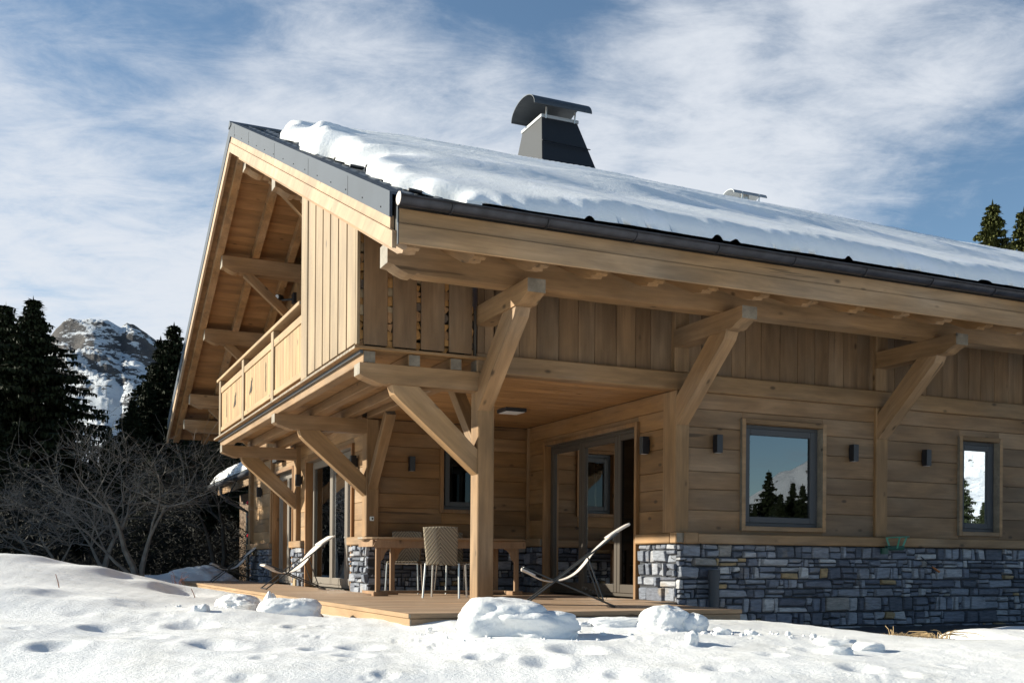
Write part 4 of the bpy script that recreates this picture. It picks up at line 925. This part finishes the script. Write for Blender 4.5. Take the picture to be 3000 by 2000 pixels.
sblock(1868,2034,1760,1836,'domed snow block in front of the stone corner',2.6,.40,7,rough=.07,D=8.8,taper=.25)
sblock(1990,2072,1786,1842,'low blunt snow block leaning on the right of the dome',2.8,.35,8,rough=.06,D=8.8)
sblock(1731,1888,1796,1840,'flat slab of snow left of the domed block',3.2,.28,9,rough=.06,D=8.9)
sblock(1686,1735,1809,1838,'small rounded snow lump left of the flat slab',2.6,.2,10,D=8.9)
sblock(2095,2145,1827,1857,'tilted chip of snow right of the domed block',3.4,.10,11,tilt=-.2,sub=4)
sblock(2184,2219,1834,1857,'snow chip nearest the foot of the stone wall',2.4,.1,12,sub=4)
sblock(2008,2046,1836,1895,'rough upright snow lump below the domed block',2.4,.15,13,rough=.14,sub=4)
sblock(2232,2246,1872,1882,'tiny snow crumb standing alone on the right snowfield',2.2,.03,14,sub=3)
sblock(2388,2512,1856,1884,'long low snow block beside the dirt patch',3.0,.3,15,rough=.09,sub=4)
sblock(2415,2500,1880,1914,'rounded snow block in front of the long low one',2.6,.2,16,rough=.09,sub=4)
sblock(2503,2592,1869,1900,'snow block touching the left edge of the dirt patch',2.8,.22,17,rough=.1,sub=4)
sblock(1905,1985,1822,1850,'ridge of broken snow under the domed block',2.4,.18,18,rough=.08,sub=4,D=8.6)
sblock(2790,3080,1836,1896,'smooth snow bank at the right edge by the wall',2.1,1.6,19,rough=.04,D=9.6,name='snow_bank')
sblock(475,702,1652,1712,'peaked snow heap behind the far end of the deck',1.8,2.2,20,rough=.12,D=25.5,taper=.5,name='snow_heap')
rc=random.Random(44); mb=MB()
for (cx,cv,n,sp_) in ((-.15,7.9,46,.55),(.55,8.0,26,.4),(1.2,8.4,30,.4),(1.75,8.3,22,.35),(-2.2,10.9,34,.6),(2.4,8.5,22,.4),(-2.9,10.6,14,.4)):
    for i in range(n):
        u=cx+rc.gauss(0,sp_*.6); v=cv+rc.gauss(0,sp_*.55); q=uv(u,v); r_=rc.uniform(.003,.014)*rc.choice([1,1,1,1.9]); z=G(q.x,q.y)
        c=[]; 
        for k in range(8): c.append((q.x+r_*(1 if k&1 else -1)*rc.uniform(.6,1.2),q.y+r_*(1 if k&2 else -1)*rc.uniform(.6,1.2),z+r_*((1.1 if k&4 else -.8))*rc.uniform(.6,1.1)))
        mb.hexa(c,r_*.35)
o=mb.build('snow_crumbs',SNOWC,smooth=True,o3=uv(0,8.4,-.1)); tag(o,'small crumbs of broken snow scattered between the fallen blocks','snow',kind='stuff')
# ---------------------------------------------------------------- bare earth, gravel, dry stalks
def patch(name,pts,mat,label,kind='stuff',h=.02,n=60,seed=1,cat='earth'):
    pass
EARTH=plain('dry_earth',(.16,.105,.05),.95,bump=1,bscale=40,var=.45,vscale=22); GRAV=plain('dark_gravel',(.05,.055,.065),.9,bump=1,bscale=80,var=.5,vscale=60)
nx_,ny_=150,40; vs=[]
for i in range(nx_):
    for j in range(ny_):
        x=8.0+9*i/(nx_-1); y=9.55+.95*j/(ny_-1); e=math.sin(math.pi*min(1,j/(ny_-1)*1.0)); f=min(i/12,1)
        vs.append((x,y,-.47+.13*f*min(1,j/9)+.012*noise.noise(Vector((x*9,y*9,0)))+.010*noise.noise(Vector((x*31,y*31,1)))))
gv=grid_mesh('gravel_strip',vs,nx_,ny_,GRAV,o3=Vector((12,10,-.4))); tag(gv,kind='structure')
c0=uv(3.42,9.15,0); vs=[]
for i in range(90):
    for j in range(40):
        a=-1+2*i/89; b_=-1+2*j/39; q=max(0,1-a*a)*max(0,1-b_*b_)
        p=c0+Vector((RT.x*a*.50+FW.x*b_*.5,RT.y*a*.50+FW.y*b_*.5,0)); hh=-.30+q**.55*.135+.022*noise.noise(Vector((p.x*11,p.y*11,0)))*min(1,q*4)+.014*noise.noise(Vector((p.x*37,p.y*37,0)))
        vs.append((p.x,p.y,hh))
em=grid_mesh('earth_mound',vs,90,40,EARTH,o3=Vector((c0.x,c0.y,-.2))); tag(em,'mound of bare brown earth between the snow blocks and the stone wall','earth',kind='stuff')
STK=plain('dry_stalk',(.36,.25,.13),.9); STR=plain('red_stalk',(.20,.07,.035),.9); r=random.Random(5)
mb=MB()
for i in range(420):
    a=r.uniform(-1,1); b_=r.uniform(-1,.6); p=c0+Vector((RT.x*a*.46+FW.x*b_*.4,RT.y*a*.46+FW.y*b_*.4,0)); q=max(0,1-a*a)*max(0,1-b_*b_); p.z=-.30+q**.55*.135
    d=RT*r.uniform(-.12,.12)+FW*r.uniform(-.05,.05); mb.tube([p,p+d*.5+UP*r.uniform(.005,.04),p+d+UP*r.uniform(-.01,.015)],.0016,3,False)
g_=mb.build('dry_grass',STK,o3=Vector((c0.x,c0.y,-.15))); tag(g_,'matted dry grass lying on the bare earth mound','grass',kind='stuff')
def stalks(loc,n,h,mat,label,seed,droop=.5,group=None,sp=.06):
    r=random.Random(seed); mb=MB(); loc=Vector(loc)
    for i in range(n):
        a=r.uniform(0,6.28); b_=Vector((math.cos(a),math.sin(a),0)); hh=h*r.uniform(.5,1); o_=loc+b_*r.uniform(0,sp)
        pts=[o_+b_*hh*droop*t*t*r.uniform(.5,1.2)+UP*hh*(t*1.5-(.5+droop*.4)*t*t) for t in (0,.3,.55,.8,1)]
        mb.tube(pts,[.004,.0035,.003,.003,.002],4,False)
    o=mb.build('dry_stalks',mat,o3=loc); tag(o,label,'dry plant',group)
p=at(2620,1862,-.2); stalks(uv(3.27,9.1,-.20),5,.16,STK,'pointed tuft of dry stalks on the left of the earth mound',1)
stalks(uv(3.72,9.1,-.20),6,.15,STK,'drooping dry stalks near the middle of the earth mound',2,.9)
stalks(uv(3.60,9.0,-.20),14,.20,STK,'long bent dry stems trailing over the right of the earth mound',3,1.8)
stalks(uv(-6.3,19.9,-.13),8,.35,STR,'reddish dried stalks at the far left corner of the deck',4,.5,sp=.15)
stalks(uv(-6.05,19.2,-.12),10,.42,STR,'taller reddish dried stalks against the deck fascia',5,.35,sp=.12)
stalks(uv(-6.6,19.6,-.13),8,.25,STK,'brown bent stalks left of the deck end',6,1.0,sp=.2)
stalks(uv(-5.55,18.2,-.12),5,.28,STR,'few dried stalks in front of the deck fascia',7,.6,sp=.08)
for (px,py,h,lab,tl) in ((175,1775,.17,'thin bare twig standing alone in the left snowfield',(-.25)),(573,1758,.13,'short dark twig behind the small cube of snow',(-.4))):
    v=.5*3117/(py-1640); u=(px-1500)/3117*v; b_=uv(u,v,0); b_.z=G(b_.x,b_.y)-.02; mb=MB(); mb.tube([b_,b_+UP*h*.5+RT*tl*h*.4,b_+UP*h+RT*tl*h],[.006,.005,.004],5); o=mb.build('twig',STR,o3=b_); tag(o,lab,'twig')
o=empty('buried_stone',uv(-2.0,10.9,-.15),'small brown stone poking from the snow at the deck fascia','stone')
bm=bmesh.new(); bmesh.ops.create_icosphere(bm,subdivisions=3,radius=.075)
for q in bm.verts: q.co*=1+.3*noise.noise(q.co*9)
me=bpy.data.meshes.new('stone'); bm.to_mesh(me); bm.free(); me.materials.append(EARTH); b2=bpy.data.objects.new('stone',me); COL.objects.link(b2); b2.parent=o
# ---------------------------------------------------------------- small annexe beyond the chalet
an=empty('annexe',(6.5,27.5,-.4),'low dark annexe with snow on its roof beyond the far end of the chalet','annexe')
mb=MB(); mb.box(5.4,9,24.6,31,-.4,2.3,0); mb.build('wall',wood((0,1,0),(0.150,0.098,0.058),'an'),an)
mb=MB(); mb.prism([(4.55,24.3,2.50),(7.2,24.3,3.55),(7.2,24.3,3.63),(4.55,24.3,2.58)],(0,7,0)); mb.build('roof',ANTH,an)
mb=MB(); mb.box(4.62,4.66,24.35,29.9,2.22,2.46,.004); mb.box(4.66,5.4,24.35,24.40,2.2,2.45,.003); mb.build('fascia',BY,an)
n1_=30; vs=[]
for i in range(60):
    for j in range(n1_):
        y=24.32+6.9*i/59; t=j/(n1_-1); x=4.58+2.6*t; e=min(1,(t/.12))**.5*min(1,(i/59/.03))**.5*min(1,((59-i)/59/.03))**.5
        vs.append((x,y,2.585+(x-4.55)*.396+.26*e*(1+.25*noise.noise(Vector((x*2,y*2,0))))))
grid_mesh('snow_layer',vs,60,n1_,SNOWR,an)
mb=MB(); mb.tube([(4.55,24.25,2.47),(4.55,31,2.47)],.06,10); gg=mb.build('gutter',GUTTER,an)
mb=MB(); mb.tube([(4.57,29.2,2.45),(4.60,29.2,2.25),(4.75,29.2,2.05),(5.05,29.2,1.9),(5.3,29.2,1.75),(5.32,29.2,-.3)],.05,10); mb.build('downpipe',ANTH,gg)
r=random.Random(9)
ga=empty('garland',(4.75,25.2,1.3),'dark evergreen garland with red baubles beyond the chalet end','garland')
mb=MB(); gp=[]
for i in range(500):
    t=i/500; p=Vector((4.72+.06*math.sin(t*9),25.3+.2*math.sin(t*5),2.0-2.1*t)); a=r.uniform(0,6.28); L=r.uniform(.05,.16); d=Vector((math.cos(a),math.sin(a),r.uniform(-.6,.3))); mb.beam(p,p+d*L,.012,.004)
mb.build('greenery',plain('garland_green',(.015,.03,.015),.7),ga)
for i in range(7):
    bm=bmesh.new(); bmesh.ops.create_uvsphere(bm,u_segments=12,v_segments=8,radius=.045); me=bpy.data.meshes.new('bauble'); bm.to_mesh(me); bm.free(); me.materials.append(plain('bauble_red',(.45,.01,.015),.2)); q=bpy.data.objects.new('bauble',me); COL.objects.link(q); q.parent=ga; q.location=(r.uniform(-.16,-.06),r.uniform(-.2,.25),r.uniform(-1.0,.65))

# ---------------------------------------------------------------- spruces
def leafmat(name,col,var=.35):
    m,t,b=newmat(name); geo=t.nodes.new('ShaderNodeNewGeometry'); cr=t.nodes.new('ShaderNodeValToRGB'); t.links.new(geo.outputs['Random Per Island'],cr.inputs[0])
    e=cr.color_ramp.elements; e[0].color=(col[0]*(1-var),col[1]*(1-var),col[2]*(1-var),1); e[1].color=(col[0]*(1+var*1.4),col[1]*(1+var),col[2]*(1+var*.6),1)
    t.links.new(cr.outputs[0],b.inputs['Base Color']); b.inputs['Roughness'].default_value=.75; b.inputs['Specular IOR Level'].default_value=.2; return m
NEED=leafmat('spruce_needles',(.016,.024,.010)); NEEDR=leafmat('spruce_needles_sunlit',(.060,.070,.020)); BARK=plain('spruce_bark',(.075,.055,.042),.9,bump=.6,bscale=12,var=.3)  # lighter needle copy has sunlight put into its colour, for trees above the roof
def spruce_mesh(seed,R=.30,lev=46,per=8,tw=26,low=.06,dens=1.0,S=.62):
    r=random.Random(seed); V=[]; F=[]
    def quad(a,b,w):
        d=(b-a); 
        if d.length<1e-5: return
        s_=d.cross(Vector((r.uniform(-.4,.4),r.uniform(-.4,.4),1))).normalized()*w; n=len(V)
        V.extend([a-s_*.6,a+s_*.6,a+d*.55+s_,b,a+d*.55-s_]); F.append((n,n+1,n+2,n+3,n+4))
    for i in range(lev):
        z=low+(1-low)*((i+r.random()*.7)/lev)**1.0; sh=(1-z)
        for k in range(per if z<.85 else max(3,per-3)):
            a=6.283*(k+r.random())/per+i*2.4; z2=min(.985,max(low,z+r.uniform(-.8,.8)/lev*1.6)); sh=1-z2; Lb=R*(sh**.92)*r.uniform(.55,1.1)*min(1,(sh/.16))**.45+.006
            if r.random()<.07: Lb*=1.2
            dr=Vector((math.cos(a),math.sin(a),0)); sd=Vector((-dr.y,dr.x,0))
            up=.25*(z-.35); n=max(5,int(tw*(Lb/R)**.7)+3)
            def cv(t): return Vector((0,0,z2))+dr*(Lb*t)+Vector((0,0,Lb*(up*t-.42*t*t+.20*t**4)))
            for q in range(n):
                t=(q+.4+r.random()*.5)/n; p=cv(t)
                if t<.18 and sh>.3: continue
                ln=S*.058*(1-.45*t)*(.5+.8*sh**.5)*r.uniform(.6,1.2)
                for s2 in (-1,1):
                    e=p+(dr*r.uniform(.35,.75)+sd*s2*r.uniform(.5,.9)+Vector((0,0,r.uniform(-.55,.0))))*ln
                    quad(p,e,S*.0042*r.uniform(.7,1.3))
                    if r.random()<.75*dens: 
                        m=p.lerp(e,r.uniform(.3,.7)); quad(m,m+Vector((r.uniform(-.2,.2),r.uniform(-.2,.2),-1))*ln*r.uniform(.5,.9),S*.0042)
                if r.random()<.8*dens: quad(p,p+Vector((r.uniform(-.25,.25),r.uniform(-.25,.25),-1))*ln*.9,S*.0048)
            quad(cv(.85),cv(1.04),.004)
    quad(Vector((0,0,.965)),Vector((0,0,1.005)),.003)
    me=bpy.data.meshes.new('crown'); me.from_pydata([tuple(v) for v in V],[],F); return me
CR=[spruce_mesh(1,.31,62,9,40),spruce_mesh(2,.27,66,9,38),spruce_mesh(3,.24,60,8,36)]
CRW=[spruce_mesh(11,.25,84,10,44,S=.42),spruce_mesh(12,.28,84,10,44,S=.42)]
mb=MB(); mb.tube([(0,0,-.03),(0,0,.3),(.002,0,.7),(0,0,.99)],[.020,.014,.007,.0015],8); tmp=mb.build('trunk',BARK); TRM=tmp.data; bpy.data.objects.remove(tmp)
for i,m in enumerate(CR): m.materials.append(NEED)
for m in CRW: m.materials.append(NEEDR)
def spruce(u,v,h,label,var=0,w=1.0,rot=0,z=None,warm=False,world=None,group='spruces around the chalet'):
    p=uv(u,v) if world is None else Vector((*world,0)); z=G(p.x,p.y)-.15 if z is None else z
    o=empty('spruce',(p.x,p.y,z),label,'tree',group); o.rotation_euler=(0,0,rot)
    c=bpy.data.objects.new('crown',(CRW if warm else CR)[var]); COL.objects.link(c); c.parent=o; c.scale=(h*w,h*w,h)
    t=bpy.data.objects.new('trunk',TRM); COL.objects.link(t); t.parent=o; t.scale=(h,h,h); return o
def sp(px,pyt,v,label,var=0,w=1,rot=0,**k):
    u=(px-1500)/3117*v; p=uv(u,v); z=G(p.x,p.y)-.15; h=.44+(1636.4+px/3000*22.7-pyt)/3117*v-z; return spruce(u,v,h,label,var,w,rot,z=z,**k)
sp(92,868,38,'tallest dark spruce at the left, its branches reaching over the mountain',0,1.75,.3)
sp(12,885,41,'dark spruce cut by the left edge of the picture, beside the tallest one',1,1.7,1.9)
sp(-75,930,37,'dark spruce mostly outside the left edge',0,1.1,2.2)
sp(152,1150,42,'shorter dark spruce behind the tallest one',2,1.1,.9)
sp(-20,1180,33,'small dark spruce low at the left edge',1,1.2,.9)
sp(215,1290,46,'low dark spruce right of the tallest one',2,1.2,4)
sp(505,945,45,'tall spruce between the mountain and the chalet eave',1,1.65,.5)
sp(466,985,47,'spruce just left of and behind the tall one by the eave',2,1.4,2.5)
sp(428,1110,43,'mid height dark spruce below the right end of the mountain',0,1.35,3.5)
sp(385,1165,40,'dark spruce in front of the lower mountain slope',1,1.35,5)
sp(318,1245,37,'small dark spruce behind the bare shrubs',0,.95,1.2)
sp(548,1010,43,'dark spruce half hidden by the gable eave',0,1.0,2)
for i,(px,py,v) in enumerate(((600,1060,42),(660,1090,45),(720,1100,41),(780,1120,44),(570,1180,37),(640,1200,36),(700,1210,37),(270,1330,50),(350,1380,52),(440,1330,34),(240,1400,36))):
    lab=['dark spruce seen under the far eave beside the chalet','dark spruce in the gap beneath the gable eave','dark spruce behind the annexe','spruce hidden behind the far gable corner','lower dark spruce under the eave purlins','low dark spruce above the annexe roof','low dark spruce right above the snowy annexe','low spruce in the valley under the mountain','low spruce right of the valley gap','low bushy spruce behind the largest bare shrub','low spruce at the left of the bare shrubs'][i]
    sp(px,py,v,lab,i%3,1.25,i*1.3)
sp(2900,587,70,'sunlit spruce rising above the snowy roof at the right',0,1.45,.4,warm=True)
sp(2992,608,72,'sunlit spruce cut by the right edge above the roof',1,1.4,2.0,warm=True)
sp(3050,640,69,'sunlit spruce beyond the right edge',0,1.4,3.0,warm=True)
# trees left of the view whose shadows reach the far gable wall
for i,(u,v,h) in enumerate(((-15,23.0,9.5),(-17,25.4,11),(-16.2,28,11))): spruce(u,v,h,['spruce outside the left of the view, nearest the chalet','second spruce outside the left of the view','third spruce outside the left of the view'][i],i%3,.8,i)
# spruces across the field, mirrored in the window panes
RL=[((33,-27),9.5,1),((40,-29),8,0),((45,-31),10,1),((50,-33),9,0),((38,-36),11,1),((60,-36),11,0),((66,-38),12,1),((72,-41),11,0),((56,-33),8,1),((78,-42),13,0)]
RL=[(p_,h_*.72,k_) for p_,h_,k_ in RL]; rl=random.Random(6)
for hd_,dd_,h_ in [(-56,48,6.4),(-54.6,52,7.2),(-53.7,47,6.9),(-52.9,55,6.2),(-52,50,7.6),(-51.2,46,6.3),(-50.5,54,7.3),(-49.8,48,6.8),(-48.8,52,7.4),(-44,60,9.0),(-43.2,56,8.2),(-42.6,62,9.6),(-42.0,58,8.8),(-41,60,9)]:
    a_=math.radians(hd_); RL.append(((8+dd_*math.cos(a_),10.5+dd_*math.sin(a_)),h_*1.2,int(dd_)%2))
for i in range(22):
    hd=math.radians(-66+i*1.75); dd=rl.uniform(42,62); RL.append(((8+dd*math.cos(hd),10.5+dd*math.sin(hd)),rl.uniform(5,7),i%2))
for i,(p,h,k) in enumerate(RL): spruce(0,0,h,'spruce across the snowfield mirrored in the panes',k,1.1,i*.9,z=-3.2,world=p,group='spruces across the field mirrored in the window panes')
# ---------------------------------------------------------------- bare shrubs
BB=plain('bare_bark',(.17,.155,.135),.85,bump=.5,bscale=30,var=.35,vscale=6); BBD=plain('bare_bark_shaded',(.045,.04,.034),.9,var=.3)  # the dark copy of the bark has shade put into its colour
def bare(u,v,label,seed,trunks,h,spread,mat,z=None,twigs=5):
    r=random.Random(seed); p=uv(u,v); z=G(p.x,p.y)-.1 if z is None else z; o=empty('bare_tree',(p.x,p.y,z),label,'tree','bare leafless trees left of the chalet')
    T=MB(); Bm=MB()
    def br(p,d,L,rad,lv):
        n=5; pts=[p]; rs=[rad]; dd=d.normalized(); kids=[]
        for i in range(n):
            dd=(dd+Vector((r.uniform(-1,1),r.uniform(-1,1),r.uniform(-.5,.75)))*.24).normalized(); q=pts[-1]+dd*L/n; pts.append(q); rs.append(rad*(1-.75*(i+1)/n)+.0012); kids.append((q,dd.copy(),rs[-1]))
        (T if lv==0 else Bm).tube(pts,rs,6 if lv<2 else 3,lv==0)
        if lv>=4: return
        m={0:4,1:5,2:twigs,3:2}[lv]
        for k in range(m):
            q,dq,rq=kids[min(n-1,int(r.uniform(.25 if lv else .4,1)*n))]; a=Vector((r.uniform(-1,1),r.uniform(-1,1),r.uniform(-.45,.65)))
            br(q,dq*.55+a*.85*spread,L*r.uniform(.5,.82),max(rq*.75,.003),lv+1)
    for (du,dv,lean,hh,rr_) in trunks: br(Vector((p.x,p.y,z))+uv(du,dv),Vector((RT.x*lean,RT.y*lean,1)),h*hh,rr_,0)
    T.build('trunk',mat,o); Bm.build('branch_crown',mat,o); return o
bare(-8.43,24,'largest bare pale barked tree forking from its base left of the deck',4,((0,0,-.22,.62,.085),(.05,.05,.28,.58,.07),(-.05,0,-.7,.5,.05)),3.3,1.15,BB)
bare(-9.5,24.8,'bare tree with a crooked pale trunk left of the largest one',9,((0,0,.05,.6,.075),(.1,0,-.5,.55,.05)),3.0,1.2,BB)
bare(-11.0,25.5,'low sprawling bare shrub near the snow ridge',14,((0,0,-1.1,.6,.05),(0,0,.9,.5,.04),(.2,0,-.2,.6,.045)),2.3,1.3,BB)
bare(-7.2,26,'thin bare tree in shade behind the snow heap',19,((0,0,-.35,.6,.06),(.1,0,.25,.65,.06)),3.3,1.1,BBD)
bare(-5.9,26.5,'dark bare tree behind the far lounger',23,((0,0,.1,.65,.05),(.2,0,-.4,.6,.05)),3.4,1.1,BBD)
# dark undergrowth below the trees
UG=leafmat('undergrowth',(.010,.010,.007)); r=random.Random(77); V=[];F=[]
for i in range(60000):
    v=r.uniform(27.5,40); px=r.uniform(-250,860); u=(px-1500)/3117*v; b_=uv(u,v); q=r.random(); hmax=(2.6+.9*math.sin(px*.017)+.5*math.sin(px*.05))*(1-.0*(v-27))
    if 190<px<300: hmax*=.55
    z=-.5+hmax*q**1.0; a=r.uniform(0,6.28); d=Vector((math.cos(a),math.sin(a),r.uniform(-.3,1)))*r.uniform(.10,.30); s_=d.orthogonal().normalized()*r.uniform(.006,.016)
    n=len(V); c=Vector((b_.x,b_.y,z)); V+= [c-s_,c+s_,c+d]; F.append((n,n+1,n+2))
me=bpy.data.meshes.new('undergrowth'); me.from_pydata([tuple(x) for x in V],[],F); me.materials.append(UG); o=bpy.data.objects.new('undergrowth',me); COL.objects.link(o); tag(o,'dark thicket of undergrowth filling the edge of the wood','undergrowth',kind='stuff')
# ---------------------------------------------------------------- mountains
def rockmat():
    m,t,b=newmat('mountain_rock_and_snow'); Nn=t.nodes; L=t.links; geo=Nn.new('ShaderNodeNewGeometry'); tcn=Nn.new('ShaderNodeTexCoord'); sp_=Nn.new('ShaderNodeSeparateXYZ'); L.new(geo.outputs['Normal'],sp_.inputs[0])
    def nz(sc,scale,d,rg,rot=(0,0,0)):
        mp=Nn.new('ShaderNodeMapping'); mp.inputs['Rotation'].default_value=rot; mp.inputs['Scale'].default_value=sc; L.new(tcn.outputs['Object'],mp.inputs[0]); n=Nn.new('ShaderNodeTexNoise'); n.inputs['Scale'].default_value=scale; n.inputs['Detail'].default_value=d; n.inputs['Roughness'].default_value=rg; L.new(mp.outputs[0],n.inputs['Vector']); return n.outputs[0]
    def mm(op,a,b2,c=None):
        q=Nn.new('ShaderNodeMath'); q.operation=op
        for i,x in enumerate((a,b2,c)):
            if x is None: continue
            if isinstance(x,(int,float)): q.inputs[i].default_value=x
            else: L.new(x,q.inputs[i])
        return q.outputs[0]
    big=nz((1,1,1),.010,9,.66); st=nz((1,1,3.2),.022,10,.72,(.0,.62,.5)); fine=nz((1,1,2.4),.075,8,.7,(.0,.62,.5))
    psep=Nn.new('ShaderNodeSeparateXYZ'); L.new(tcn.outputs['Object'],psep.inputs[0])
    hgt=Nn.new('ShaderNodeMapRange'); L.new(psep.outputs[2],hgt.inputs[0]); hgt.inputs[1].default_value=60; hgt.inputs[2].default_value=400; hgt.inputs[3].default_value=-.20; hgt.inputs[4].default_value=.17
    e=mm('ADD',mm('MULTIPLY',sp_.outputs[2],-.55),mm('ADD',mm('MULTIPLY',big,.8),mm('ADD',mm('MULTIPLY',st,1.35),mm('MULTIPLY',fine,.85)))); e=mm('ADD',e,hgt.outputs[0])
    msk=Nn.new('ShaderNodeMapRange'); L.new(e,msk.inputs[0]); msk.inputs[1].default_value=1.22; msk.inputs[2].default_value=1.26
    cr=Nn.new('ShaderNodeMapRange'); L.new(big,cr.inputs[0]); cr.inputs[1].default_value=.4; cr.inputs[2].default_value=.6
    rc=Nn.new('ShaderNodeMixRGB'); L.new(cr.outputs[0],rc.inputs[0]); rc.inputs[1].default_value=(.055,.058,.07,1); rc.inputs[2].default_value=(.095,.085,.083,1)
    mx=Nn.new('ShaderNodeMixRGB'); L.new(msk.outputs[0],mx.inputs[0]); mx.inputs[1].default_value=(.68,.71,.76,1); L.new(rc.outputs[0],mx.inputs[2]); L.new(mx.outputs[0],b.inputs['Base Color']); b.inputs['Roughness'].default_value=.9
    p=Nn.new('ShaderNodeBump'); p.inputs['Strength'].default_value=1; p.inputs['Distance'].default_value=14; L.new(st,p.inputs['Height']); L.new(p.outputs[0],b.inputs['Normal']); return m
RK=rockmat()
def fbm(x,y,oct=6,seed=0,ridged=False):
    return sum((.5**k)*((1-2*abs(noise.noise(Vector((x*2**k+seed,y*2**k-seed,seed*1.3+k))))) if ridged else noise.noise(Vector((x*2**k+seed,y*2**k-seed,seed*1.3+k)))) for k in range(oct))
def mountain(name,a0,a1,prof,d0,d1,seed,na,nr,rough=1):
    # heading from a0..a1 (tan of angle from view axis for the left one, radians of world heading for others)
    vs=[]
    for i in range(na):
        f=i/(na-1); hd=a0+(a1-a0)*f; H=prof(hd)
        for j in range(nr):
            t=j/(nr-1); back=max(0,(t-.80)/.20); s_=min(t/.80,1); d=d0+(d1-d0)*t
            x,y=d*math.cos(hd),d*math.sin(hd)
            z=H*(s_**1.55)*(1-.75*back**1.2)
            dg=fbm((x*.8+y*.5+z*.9)/260,(y-x*.3)/520,6,seed,True)
            z+=rough*(dg-1.15)*80*min(1,s_*2.2)*(1-.55*max(0,1-abs(s_-1)*5))*(1-back*.5)
            vs.append((x,y,z-4))
    o=grid_mesh(name,vs,na,nr,RK,smooth=True); tag(o,kind='structure'); return o
def profL(hd):
    px=1500-math.tan(hd-YAW_)*3117
    pts=[(-500,1300),(-200,1200),(0,1120),(60,1080),(120,1010),(160,978),(180,970),(215,968),(245,957),(268,953),(290,953),(310,958),(330,968),(350,977),(366,958),(385,953),(405,960),(425,972),(440,980),(470,1000),(520,1010),(600,1060),(800,1180),(1200,1300)]
    y=np.interp(px,[a for a,b in pts],[b for a,b in pts]); return (1640-y)/3117*2350*math.cos(hd-YAW_)
YAW_=math.atan2(FW.y,FW.x)
mountain('mountain',YAW_+math.radians(36),YAW_+math.radians(5),profL,900,2700,3.3,520,230)
def profR(hd):
    dg=math.degrees(hd); return 1900*np.interp(dg,[-75,-62,-55,-52.2,-49.5,-46,-43,-40,-33,-20,0],[.03,.04,.05,.065,.095,.14,.19,.24,.24,.16,.06])
mountain('mountain',math.radians(-80),math.radians(5),profR,700,2200,8.1,300,110)
